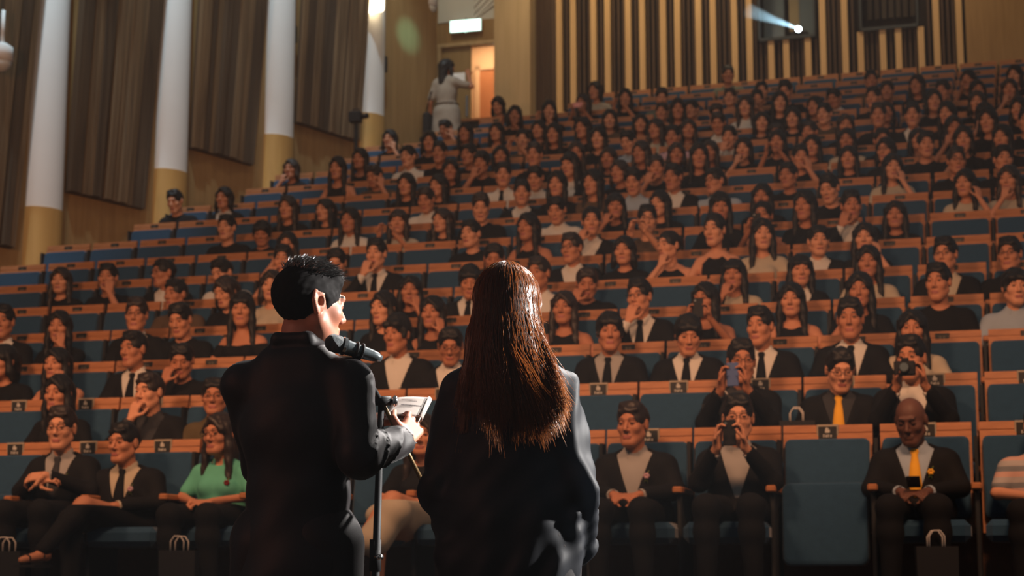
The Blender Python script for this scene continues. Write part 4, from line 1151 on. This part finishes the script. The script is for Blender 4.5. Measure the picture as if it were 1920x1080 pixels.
# ------------------------------------------------------------------ the two speakers
M['suitfront']=mat('suit_front_wool',(.009,.007,.008),.55,spec=.22,sheen=.06,bump=.10,bscale=500)
M['blouse']=mat('dark_satin_blouse',(.012,.014,.018),.5,spec=.4)
def folds(a,dirs):
    def fn(F,x,y,z):
        s=0
        for (fx,fy,fz,ph,w) in dirs: s=s+w*np.sin(fx*x+fy*y+fz*z+ph+1.2*np.sin(9*z+5*x))
        return F+(a*s).astype(np.float32)
    return fclip(fn)
def foreground_man():
    T,N,L=stand_prims('m')
    HO2=V3(-.005,.0,1.605); R,t=headpose(HO2,-42,4)
    eR=V3(-.205,.075,1.165); wR=V3(-.258,-.150,1.228); eL=V3(.150,-.10,1.16); wL=V3(-.075,-.235,1.275)
    up=[cap((-.158,.02,1.375),eR,.050,.040,.02),cap((.158,.02,1.375),eL,.050,.040,.02)]
    fo=[cap(eR,wR,.038,.028,.02),cap(eL,wL,.038,.028,.02)]
    hR=hand(wR,V3(-.10,-.80,.55),V3(.75,-.25,-.45),1,curls=[.55,.75,.85,.95],k=.003,thumb=(.2,.35))
    hL=hand(wL,V3(-.75,-.40,.25),V3(-.1,-.6,-.75),-1,curls=[.35,.45,.55,.6],k=.003,thumb=(.2,.3))
    ps=inflate(T,-.014)+N+L+up+fo+xf(head_prims('m'),R,t)
    ears=[]
    for s in (-1,1):
        ears+=[cap((s*.078,.030,.026),(s*.086,.034,-.004),.0065,.006,.004),cap((s*.086,.034,-.004),(s*.079,.018,-.036),.006,.008,.004),cap((s*.078,.030,.026),(s*.078,.004,.020),.0065,.005,.004),ell((s*.080,.012,-.002),(.008,.009,.014),.004,'-')]
    ps+=xf(ears,R,t)+hR+hL
    me=sdfmesh('speaker_body',ps,.011,[M['skinfront'],M['eye'],M['lip']],fx=[(-.40,.12,.0045)],fy=[(-.36,.11,.0045)],fz=[(1.16,1.36,.0040),(1.40,1.75,.0036)],mi=skin_index(R,t))
    p=ob('person',me,loc=(-1.87,4.74,-.74),rz=math.pi,label='short-haired man in black suit seen from behind, speaking into the microphone',cat='person')
    HM=Matrix(((*R[0],t[0]),(*R[1],t[1]),(*R[2],t[2]),(0,0,0,1)))
    # hair: cropped sides, fuller top
    def nz(F,x,y,z): return F+(.0008*np.sin(210*x+60*z)*np.sin(190*y+40*z)+.0007*np.sin(330*x-80*y)*np.cos(300*z)).astype(np.float32)
    hp=[ell((0,.020,.026),(.0835,.100,.090)),cap((-.035,-.052,.074),(.038,-.048,.078),.024,.024,.03),cap((-.02,.005,.094),(.02,.005,.094),.024,.024,.03),
        ell((0,-.108,-.035),(.068,.072,.085),.012,'-'),cap((0,-.03,-.11),(0,.07,-.145),.075,.078,.012,'-')]+[ell((s*.088,.004,-.026),(.026,.027,.044),.010,'-') for s in (-1,1)]+[fclip(nz)]
    o=ob('hair',sdfmesh('speaker_hair',hp,.0036,[M['hairtop']]),p,mtx=HM)
    # tufts of the longer top as real locks
    b=MB(); rr=random.Random(3)
    for i in range(3200):
        a=rr.uniform(0,2*math.pi); u=rr.random()**.6
        x=.070*u*math.cos(a); y=.005+.082*u*math.sin(a)
        zz=.026+.090*math.sqrt(max(0,1-(x/.0835)**2-((y-.02)/.1)**2))
        if zz<.074: continue
        n=Vector((x/.0835**2,(y-.02)/.01,(zz-.026)/.0081)).normalized()
        dr=(n+Vector((rr.uniform(-.8,.8),-.55+rr.uniform(-.6,.5),rr.uniform(-.1,.3)))).normalized()
        L_=rr.uniform(.018,.040)*(1.25 if y<-.02 else 1)
        p0=Vector((x,y,zz))-n*.004; p1=p0+dr*L_*.5; p2=p1+(dr+Vector((rr.uniform(-.6,.6),-.5,-.35))).normalized()*L_*.5
        b.tube([p0,p1,p2],[.0014,.0011,.0002],3,caps=False)
    ob('hair_locks',b.mesh('hair_locks',[M['hairlock']],True),p,mtx=HM)
    # trousers, jacket, shirt
    pt=[inflate(T,-.014)[0]]+inflate([q for i,q in enumerate(L) if i%3!=2],.012,.02)+[folds(.003,[(30,0,12,0,1),(0,35,-15,1,1)])]
    ob('trousers',sdfmesh('speaker_trousers',pt,.012,[M['suitfront']]),p)
    def jf(F,x,y,z):  # radiating sleeve folds near the elbows, soft drape down the back
        arm=np.exp(-(((x+.245)/.07)**2+((y+.02)/.14)**2+((z-1.19)/.08)**2))
        f=.004*arm*np.sin(95*(y*.75+z*.9)+30*x)+.0035*np.sin(17*x+6*np.sin(7*z))*np.clip((1.35-z)*2,0,1)+.0018*np.sin(46*z+20*x)*np.sin(22*x+9)
        rd=(1-np.abs(np.sin(34*(y+.15)*.9+26*(z-1.19)+9*x+1.5*np.sin(12*y))))**5*arm*.013+(1-np.abs(np.sin(19*x+1.2*np.sin(5*z)+.6)))**6*np.clip((1.12-z)*4,0,1)*np.clip((np.abs(x)-.09)*12,0,1)*.008
        return (F+f-rd).astype(np.float32)
    jk=[ell((0,.0,.84),(.176,.138,.24),.04),ell((0,.0,1.08),(.150,.112,.19),.05),ell((0,.01,1.26),(.172,.120,.16),.05),
        cap((-.150,.02,1.378),(.150,.02,1.378),.062,k=.04),cap((-.055,.03,1.435),(.055,.03,1.435),.055,k=.05)]+inflate(up,.014,.01)+inflate(fo,.016,.01)
    jk+=[fclip(jf),cap((0,.01,1.535),(0,-.01,1.64),.062,.085,.006,'-'),fclip(lambda F,x,y,z: np.maximum(F,.78-z).astype(np.float32))]
    for e,w_ in ((eR,wR),(eL,wL)):
        d=(w_-e)/np.linalg.norm(w_-e); jk.append(cap(w_+d*.018,w_+d*.11,.050,.055,.002,'-'))
    # stand-up collar roll
    jk+=[cap((-.045,.058,1.500),(.045,.058,1.500),.018,k=.02),cap((-.045,.058,1.500),(-.078,-.01,1.475),.016,k=.015),cap((.045,.058,1.500),(.078,-.01,1.475),.016,k=.015),cap((0,.005,1.56),(0,-.01,1.66),.058,.085,.004,'-')]
    me=sdfmesh('speaker_jacket',jk,.0075,[M['suitfront']])
    ob('jacket',me,p)
    sh=[cap((0,.015,1.40),(0,.008,1.450),.066,.064,.01)]
    ob('shirt',sdfmesh('speaker_shirt',sh,.006,[M['suitfront']]),p)
    b=MB(); b.box((-.022,-.0,0),(.022,.006,.012)); 
    return p
M['hairtop']=mat('speaker_black_hair',(.007,.006,.006),.75,spec=.08)
M['hairlock']=mat('speaker_glint_locks',(.045,.042,.040),.28,spec=1.)  # paler than the hair below, puts the top glints into the colour
foreground_man()

# folded script held by the man
t=ob('script_paper',None,label='folded white paper held in the hands of the speaking man',cat='paper')
A=Vector((-1.705,5.097,.631));Bp=Vector((-1.612,5.122,.628));Cc=Vector((-1.699,4.973,.566));Dd=Vector((-1.602,5.0,.560))
t.location=Cc
b=MB()
n=9
def sheet(off,lift,mi=0):
    V=[];F=[]
    for i in range(n):
        u=i/(n-1)
        for j in range(n):
            v=j/(n-1); P_=Cc.lerp(A,v).lerp(Dd.lerp(Bp,v),u); nn=(Dd-Cc).cross(A-Cc).normalized()
            P_=P_+nn*(off+lift*u*u*.6+.004*math.sin(u*3)); V.append(P_-Cc)
    F=[(i*n+j,i*n+j+1,(i+1)*n+j+1,(i+1)*n+j) for i in range(n-1) for j in range(n-1)]
    return V,F
nn=(Dd-Cc).cross(A-Cc).normalized()
M['paper']=mat('script_paper_white',(.40,.35,.32),.7,spec=.2,trans=0)
for off,lift in ((0,.004),(-.012,-.010)):
    v,f=sheet(off,lift); b=MB(); b.add(v,f); me=b.mesh('sheet',[M['paper']],True); o=ob('sheet',me,t); md=o.modifiers.new('thickness','SOLIDIFY'); md.thickness=.0008
# roll joining the sheets at the far right edge
b=MB(); pts=[]
V=[]
for v in (0,.5,1):
    e=Dd.lerp(Bp,v)-Cc
    for k_ in range(7):
        a=math.pi*k_/6; V.append(e+nn*(-.004+.011*math.cos(a))+(Dd-Cc).normalized()*(.010*math.sin(a)))
b.add(V,[(r*7+k_,r*7+k_+1,(r+1)*7+k_+1,(r+1)*7+k_) for r in range(2) for k_ in range(6)])
o=ob('fold',b.mesh('fold',[M['paper']],True),t); md=o.modifiers.new('thickness','SOLIDIFY'); md.thickness=.0008
M['ink']=mat('print_ink',(.04,.03,.03),.8)
b=MB(); rr=random.Random(5)
ux=(Dd-Cc); vy=(A-Cc)
for row,(v0,u0,u1,h) in enumerate(((.80,.22,.90,.025),(.74,.45,.72,.02),(.50,.30,.88,.055),(.44,.30,.62,.02))):
    u=u0
    while u<u1:
        w=rr.uniform(.02,.05); q=[ux*u+vy*v0,ux*(u+w)+vy*v0,ux*(u+w)+vy*(v0+h),ux*u+vy*(v0+h)]
        b.add([p_+nn*(.0022+.004*math.sin(((p_).dot(ux)/ux.dot(ux))*3)+.0024*((p_).dot(ux)/ux.dot(ux))**2) for p_ in q],[(0,1,2,3)]); u+=w+.012
ob('print',b.mesh('print',[M['ink']]),t)

# microphone on a boom stand
def frame_along(a,b_):
    d=(b_-a).normalized(); return d.to_track_quat('Z','Y')
m0=Vector((-1.763,4.664,.748)); m1=Vector((-1.667,4.736,.716)); dm=(m1-m0); LM=dm.length
t=ob('microphone',None,loc=m0,label='dark stage microphone close to the mouth of the speaking man',cat='microphone'); t.rotation_mode='QUATERNION'; t.rotation_quaternion=frame_along(m0,m1)
M['micbody']=mat('microphone_grey_metal',(.10,.12,.13),.28,metal=.6,spec=.6)
M['grille']=mat('microphone_grille',(.07,.08,.085),.45,metal=.5,bump=.8,bscale=900)
b=MB(); b.tube([(0,0,-.004),(0,0,.003),(0,0,.014),(0,0,.032),(0,0,.048)],[.006,.018,.0245,.0255,.0225],24); ob('grille',b.mesh('grille',[M['grille']],True),t)
b=MB(); b.tube([(0,0,.046),(0,0,.054)],[.0262,.0262],24); ob('ring',b.mesh('ring',[M['chrome']],False),t)
b=MB(); b.tube([(0,0,.054),(0,0,.060),(0,0,.135),(0,0,.150),(0,0,.165)],[.0225,.0215,.0165,.014,.008],24); ob('barrel',b.mesh('barrel',[M['micbody']],True),t)
# stand
base=Vector((-1.70,4.91,-.74)); knob=Vector((-1.678,4.885,.600))
t=ob('microphone_stand',None,loc=base,label='black microphone stand with slanting boom arm beside the speaking man',cat='stand')
b=MB(); b.tube([(0,0,.0),(0,0,.015),(0,0,.03)],[.13,.13,.03],28); ob('base',b.mesh('base',[M['black']]),t)
b=MB(); b.tube([(0,0,.02),(0,0,.80),(.02,-.02,1.335)],[.013,.012,.009],12); ob('pole',b.mesh('pole',[M['black']],True),t)
b=MB(); b.tube([(0,0,.86),(0,0,.95)],[.017,.017],12); b.tube([(.01,-.02,.90),(.03,-.035,.90)],[.008,.008],8,1); ob('clutch',b.mesh('clutch',[M['black'],M['chrome']],True),t)
clip=m0.lerp(m1,.72)+Vector((0,.0,-.020)); rear=Vector((-1.565,5.09,.28))
M['brass']=mat('boom_worn_metal',(.16,.10,.045),.35,metal=.5)
b=MB(); b.tube([clip-base,knob-base],[.0055,.0055],10); b.tube([knob-base,rear-base],[.0065,.0065],10,1); ob('boom_arm',b.mesh('boom_arm',[M['black'],M['brass']],True),t)
b=MB(); q=knob-base; b.tube([q+Vector((-.02,-.012,0)),q+Vector((.026,.008,0))],[.014,.014],14); b.tube([q+Vector((.026,.008,0)),q+Vector((.036,.012,0))],[.006,.017],12,1); b.tube([q+Vector((.036,.012,0)),q+Vector((.042,.015,0))],[.017,.013],12,1); ob('boom_knob',b.mesh('boom_knob',[M['black'],M['chrome']],True),t)
b=MB(); c=m0.lerp(m1,.70)-base; d=dm.normalized(); 
ring=[]; s1=d.cross(Vector((0,0,1))).normalized(); s2=d.cross(s1)
pts=[c+s1*(.0225*math.cos(a))+s2*(.0225*math.sin(a)) for a in np.linspace(-2.6,2.6,14)]
b.tube(pts,.0035,6); b.tube([p_+d*.016 for p_ in pts],.0035,6); b.tube([c-s2*.02,clip-base],.006,8); ob('clip',b.mesh('clip',[M['black']],True),t)

def foreground_woman():
    T,N,L=stand_prims('f'); HO2=V3(0,.01,1.575); R,t=headpose(HO2,0,2)
    eR=V3(-.195,.03,1.08); wR=V3(-.165,-.13,.90); eL=V3(.195,.02,1.08); wL=V3(.10,-.20,.98)
    T=[cap((-.105,.02,1.345),(.105,.02,1.345),.050,k=.06) if i==3 else (cap((-.04,.02,1.385),(.04,.02,1.385),.045,k=.05) if i==4 else q) for i,q in enumerate(T)]
    up=[cap((-.140,.02,1.335),eR,.042,.036,.03),cap((.140,.02,1.335),eL,.042,.036,.03)]; fo=[cap(eR,wR,.034,.024,.02),cap(eL,wL,.034,.024,.02)]
    ha=hand(wR,V3(.5,-.7,-.1),V3(.2,0,-1),1,.5,sc=.9)+hand(wL,V3(-.6,-.5,0),V3(0,0,-1),-1,.5,sc=.9)
    me=sdfmesh('speaker2_body',inflate(T,-.014)+N+L+up+fo+xf(head_prims('f'),R,t)+ha,.011,[M['skinfront'],M['eye'],M['lip']],fx=[(-.1,.1,.007)],fz=[(1.45,1.72,.0065),(.88,1.06,.007)],mi=skin_index(R,t))
    p=ob('person',me,loc=(-1.275,4.79,-.74),rz=math.pi,label='long-haired woman in dark blouse seen from behind beside the speaking man',cat='person')
    def bf(F,x,y,z):
        side=np.clip((np.abs(x)-.10)*8,0,1)
        f=.007*side*np.sin(60*y+40*x+5*np.sin(9*z))+.0055*np.sin(42*x+4*np.sin(8*z+x*6))*np.clip((1.30-z)*3,0,1)+.003*side*np.exp(-((z-.97)/.09)**2)*np.sin(110*z+55*y+15*x)+.003*np.sin(55*z+30*x)*np.sin(33*x+8*z)
        return F+f.astype(np.float32)
    bl=inflate(T,.012)+[ell((0,.0,.86),(.195,.128,.22),.05),ell((0,.0,1.00),(.205,.130,.24),.06),ell((0,.01,1.20),(.165,.120,.18),.05)]+inflate(up,.018,.02)
    for s,e,w_ in ((-1,eR,wR),(1,eL,wL)):
        m_=e+(w_-e)*.5
        bl+=[cap(e,m_,.050,.052,.03),cap(m_,w_-(w_-e)*.10,.052,.030,.02),ell(tuple(e+(w_-e)*.80+V3(s*.012,.0,-.01)),(.050,.050,.040),.02)]
    bl+=[fclip(bf),cap((0,.01,1.47),(0,-.01,1.6),.058,.07,.01,'-'),fclip(lambda F,x,y,z: np.maximum(F,.74-z).astype(np.float32))]
    ob('blouse',sdfmesh('speaker2_blouse',bl,.0075,[M['blouse']]),p)
    pt=[inflate(T,.012)[0]]+inflate([q for i,q in enumerate(L) if i%3!=2],.02,.02)
    ob('trousers',sdfmesh('speaker2_trousers',pt,.012,[M['suitfront']]),p)
    # hair: solid inner mass + thousands of real strands
    C0=HO2
    inner=[ell(C0+V3(0,.016,.024),(.0835,.1015,.0955)),cap(C0+V3(0,.045,-.02),C0+V3(0,.065,-.16),.078,.070,.03),cap(C0+V3(0,.065,-.16),C0+V3(-.02,.095,-.31),.070,.035,.04),
           cap(C0+V3(.045,.055,-.08),C0+V3(.060,.085,-.20),.050,.035,.03),cap(C0+V3(-.040,.045,-.08),C0+V3(-.060,.07,-.22),.045,.030,.03),
           ell(C0+V3(0,-.105,-.035),(.062,.070,.085),.012,'-')]
    ob('hair',sdfmesh('speaker2_hair',inner,.006,[M['hairinner']]),p)
    rr=random.Random(11)
    def strands(nm,N_,matn,rad):
        b=MB(); C=Vector(C0); nclump=260
        clump=[]
        caps_=[(q['a']-C0,q['b']-C0,q['r1'],q['r2']) for q in inner if q['t']=='c']
        caps_=[(Vector(a),Vector(b_)-Vector(a),r1,r2) for a,b_,r1,r2 in caps_]
        def push(q,m):
            e=Vector((q.x/.0835,(q.y-.016)/.1015,(q.z-.024)/.0955)); L_=e.length
            if L_<1.02: e*=(1.02+m*4)/max(L_,1e-6); q=Vector((e.x*.0835,.016+e.y*.1015,.024+e.z*.0955))
            for a,ab,r1,r2 in caps_:
                h=max(0,min(1,(q-a).dot(ab)/ab.length_squared)); c=a+ab*h; v=q-c; r=r1+(r2-r1)*h+m+.003
                if v.length<r: q=c+v.normalized()*r
            return q
        for i in range(nclump):
            s_=rr.uniform(-1.15,1.05); clump.append((s_,rr.gauss(0,.010),rr.gauss(0,.012),rr.gauss(0,.035),rr.uniform(0,6.3),rr.uniform(.003,.009),rr.uniform(0,1)))
        for i in range(N_):
            cl=clump[rr.randrange(nclump)]
            a_=math.asin(max(-1,min(1,cl[0]*.87)))+rr.gauss(0,.05)           # heading of the fall: 0 is straight back
            if rr.random()<.30: a_=(1 if a_>0 else -1)*(math.pi-abs(a_)) if abs(a_)>.9 else a_*1.5
            el=rr.random()**.8*1.35
            n=Vector((math.sin(el)*math.sin(a_),math.sin(el)*math.cos(a_),math.cos(el)))
            if n.y<-.45: n.y=-.45; n.normalize()
            side=max(-1.2,min(1.15,math.sin(a_)*1.1+rr.gauss(0,.05)))
            az=Vector((math.sin(a_),max(-.10,math.cos(a_)),-.22)).normalized(); jr=rr.gauss(0,.0016)
            pts=[]
            for j in range(7):
                t_=j/6; v=(n*(1-t_)+az*t_).normalized(); k_=.0025+jr+.0022*math.sin(cl[4]+5*t_)+cl[1]*.12
                pts.append(Vector((v.x*.0845,.016+v.y*.1025,.024+v.z*.097))+v*k_)
            P1=pts[-1]; bk=max(0,1-abs(side))
            if side<-.15: E=Vector((-.050+side*.124+cl[1],.120+.050*bk+cl[2]*.6,-.305+cl[3]*.8-.02*(1+side)+rr.gauss(0,.014)))
            elif side<.5: E=Vector((-.03+side*.10+cl[1],.172+abs(cl[2])*.5,-.300+cl[3]*.7+rr.gauss(0,.018)))
            else: E=Vector((side*.100+cl[1]*.7,.11+cl[2]*.6,-.29+cl[3]))
            Cn=Vector((P1.x*1.06+(-.012 if side<0 else .003),max(P1.y,.045)+.030*bk+.012,P1.z-.10))
            for j in range(1,10):
                t_=j/9; q=P1*(1-t_)**2+Cn*2*t_*(1-t_)+E*t_*t_
                w_=cl[5]*t_*(1.5 if side<-.3 else .6); q=q+Vector((w_*math.sin(cl[4]+7*t_),w_*math.cos(cl[4]*2+6*t_)*.6,0))+Vector((rr.gauss(0,.0011),rr.gauss(0,.0011),0))*(1+2*t_)
                pts.append(q)
            pts=[push(q,.0025+abs(jr)) for q in pts]
            R_=[rad]*(len(pts)-3)+[rad*.8,rad*.55,rad*.2]
            b.tube([C+q for q in pts],R_,3,caps=False)
        # stray hairs
        for i in range(60):
            a_=rr.uniform(-1.1,.9); z0=rr.uniform(-.28,.05); p0=C+Vector((a_*.10-.03*(a_<0)*(-z0*3),.08,z0)); d=Vector(((-1 if a_<0 else .4)*rr.uniform(.3,1),rr.uniform(-.3,.5),rr.uniform(-1,-.2))).normalized()
            b.tube([p0,p0+d*.02,p0+d*.045+Vector((-.006,0,-.006))],[.0006,.0005,.0002],3,caps=False)
        return b.mesh(nm,[M[matn]],True)
    ob('hair_strands',strands('hair_strands',8000,'hairback',.00085),p)
    return p
def hairmat(name,base,transl,gl,rough,mixf=.45):
    m=bpy.data.materials.new(name); m.use_nodes=True; nt=m.node_tree; nt.nodes.clear()
    o=nt.nodes.new('ShaderNodeOutputMaterial'); a=nt.nodes.new('ShaderNodeBsdfPrincipled'); a.inputs['Base Color'].default_value=(*base,1); a.inputs['Roughness'].default_value=rough; a.inputs['Specular IOR Level'].default_value=gl
    tr=nt.nodes.new('ShaderNodeBsdfTranslucent'); tr.inputs['Color'].default_value=(*transl,1); mx=nt.nodes.new('ShaderNodeMixShader'); mx.inputs[0].default_value=mixf
    nt.links.new(a.outputs[0],mx.inputs[1]); nt.links.new(tr.outputs[0],mx.inputs[2]); nt.links.new(mx.outputs[0],o.inputs['Surface']); return m
M['hairback']=hairmat('hair_backlit_brown',(.030,.012,.006),(1.,.52,.22),.6,.32,.40)
M['hairinner']=mat('hair_inner_dark',(.008,.006,.005),.6)
M['blouse']=hairmat('sheer_dark_blouse',(.013,.015,.020),(.10,.13,.16),.25,.60,.30)
foreground_woman()

# ------------------------------------------------------------------ camera and light
cam=bpy.data.cameras.new('camera'); co=bpy.data.objects.new('camera',cam); COL.objects.link(co); SC.camera=co
cam.sensor_width=36; cam.lens=3400/1920*36; cam.clip_start=.1; cam.clip_end=200
psi=-.2587; th=.1589; roll=.0011
# forward vector: horizontal heading then pitch up
fx,fy=-math.sin(-psi),math.cos(-psi)
fwd=Vector((math.sin(psi)*math.cos(th),math.cos(psi)*math.cos(th),math.sin(th)))
co.location=(0,0,.10)
right=Vector((math.cos(psi),-math.sin(psi),0)); upv=right.cross(fwd)
r2=right*math.cos(roll)+upv*-math.sin(roll); u2=upv*math.cos(roll)+right*math.sin(roll)
co.matrix_world=Matrix(((r2.x,u2.x,-fwd.x,0),(r2.y,u2.y,-fwd.y,0),(r2.z,u2.z,-fwd.z,.10),(0,0,0,1)))
cam.dof.use_dof=True; cam.dof.focus_distance=5.02; cam.dof.aperture_fstop=6.0

w=bpy.data.worlds.new('world'); SC.world=w; w.use_nodes=True
w.node_tree.nodes['Background'].inputs[0].default_value=(.55,.60,.62,1); w.node_tree.nodes['Background'].inputs[1].default_value=.16
def look(o,p,tgt): o.location=p; o.rotation_euler=(Vector(tgt)-Vector(p)).to_track_quat('-Z','Y').to_euler()
def spot(name,p,tgt,e,col,ang,blend=.5,r=.15):
    l=bpy.data.lights.new(name,'SPOT'); l.energy=e; l.color=col; l.spot_size=math.radians(ang); l.spot_blend=blend; l.shadow_soft_size=r
    o=bpy.data.objects.new(name,l); COL.objects.link(o); look(o,p,tgt); return o
def area(name,p,tgt,e,col,sx,sy,spread=180):
    l=bpy.data.lights.new(name,'AREA'); l.shape='RECTANGLE'; l.size=sx; l.size_y=sy; l.energy=e; l.color=col; l.spread=math.radians(spread)
    o=bpy.data.objects.new(name,l); COL.objects.link(o); look(o,p,tgt); return o
def point(name,p,e,col,r=.1):
    l=bpy.data.lights.new(name,'POINT'); l.energy=e; l.color=col; l.shadow_soft_size=r
    o=bpy.data.objects.new(name,l); COL.objects.link(o); o.location=p; return o
spot('follow_spot',(.7,11.4,6.3),(-1.5,4.85,.50),LV['key'],(1,.93,.88),18,.4,.10)
spot('side_spot',(3.5,7.1,2.7),(-1.20,4.85,.58),LV['side'],(1,.95,.90),15.5,.45,.10)
spot('red_fill',(-6.0,.5,2.6),(-1.6,4.8,.4),LV['glow'],(1,.33,.20),30,.6,.4)  # added red fill for the speakers' shaded skin and sleeves
for i,x in enumerate((-7.5,-3.5,.5)):
    spot('front_wash',(x,7.4,4.0),(x-.3,15.5,1.2),LV['front'],(1,.48,.24),115,.9,.5)
for i,(x,y) in enumerate(((-6.5,14),(-1.5,14),(-6.0,20),(-1.5,20))):
    spot('house_light',(x,y-2.5,11.5),(x-.2,y+3.6,4.5),LV['house']*(1.1 if x<-4 else .35),(1,.78,.58),110,.9,.5)
for i,(Yc,zb) in enumerate(cols):
    q=wp(Yc-1.6,1.5,zb+6.0); spot('column_light',q,wp(Yc,.15,zb+1.2),LV['col'],(.66,.88,1) ,34,.7,.12)
for i,x in enumerate((-6.3,-5.0,-3.7,-2.4,-1.1,.3)):
    spot('wall_washer',(x,BY(x,1.3),11.3),(x,BY(x,0),7.8),LV['wash']*(1.25 if x<-3 else .8),(1,.74,.42),70,.8,.1)
spot('alcove_light',(-8.2,25.6,11.2),(-8.1,27.7,8.2),LV['wash']*.8,(1,.80,.48),80,.8,.1)
spot('side_wall_light',(-6.9,23.2,11.3),(-8.2,24.9,7.6),LV['wash']*.6,(1,.76,.42),60,.8,.1)
area('corridor_light',(-8.0,BY(-8,-.85),9.3),(-8.0,BY(-8,-.85),6.6),LV['corr'],(1,.66,.38),.9,.6)
q=spot('added_teal_glow',(-6.4,22.9,8.3),wp(24.76,0,8.08),LV['exit'],(.22,.9,1),15,1,.02)  # added lamp for the teal patch on the side wall, no fixture there
spot('projector_light',tuple(lens+Vector((0,-.02,0))),tuple(lens+BD),LV['proj'],(.45,.80,1),14,.3,.01)

if HAZE:
    hm=bpy.data.materials.new('hall_haze'); hm.use_nodes=True; nt=hm.node_tree; nt.nodes.clear()
    o_=nt.nodes.new('ShaderNodeOutputMaterial'); vs=nt.nodes.new('ShaderNodeVolumeScatter'); vs.inputs['Density'].default_value=HAZE; vs.inputs['Color'].default_value=(.95,.97,1,1); vs.inputs['Anisotropy'].default_value=0
    nt.links.new(vs.outputs[0],o_.inputs['Volume'])
    b=MB(); b.box((-16,-3,-.9),(6,29.5,12)); ob('haze',b.mesh('haze',[hm]),kind='stuff',label='thin haze hanging in the dark hall air',cat='haze')
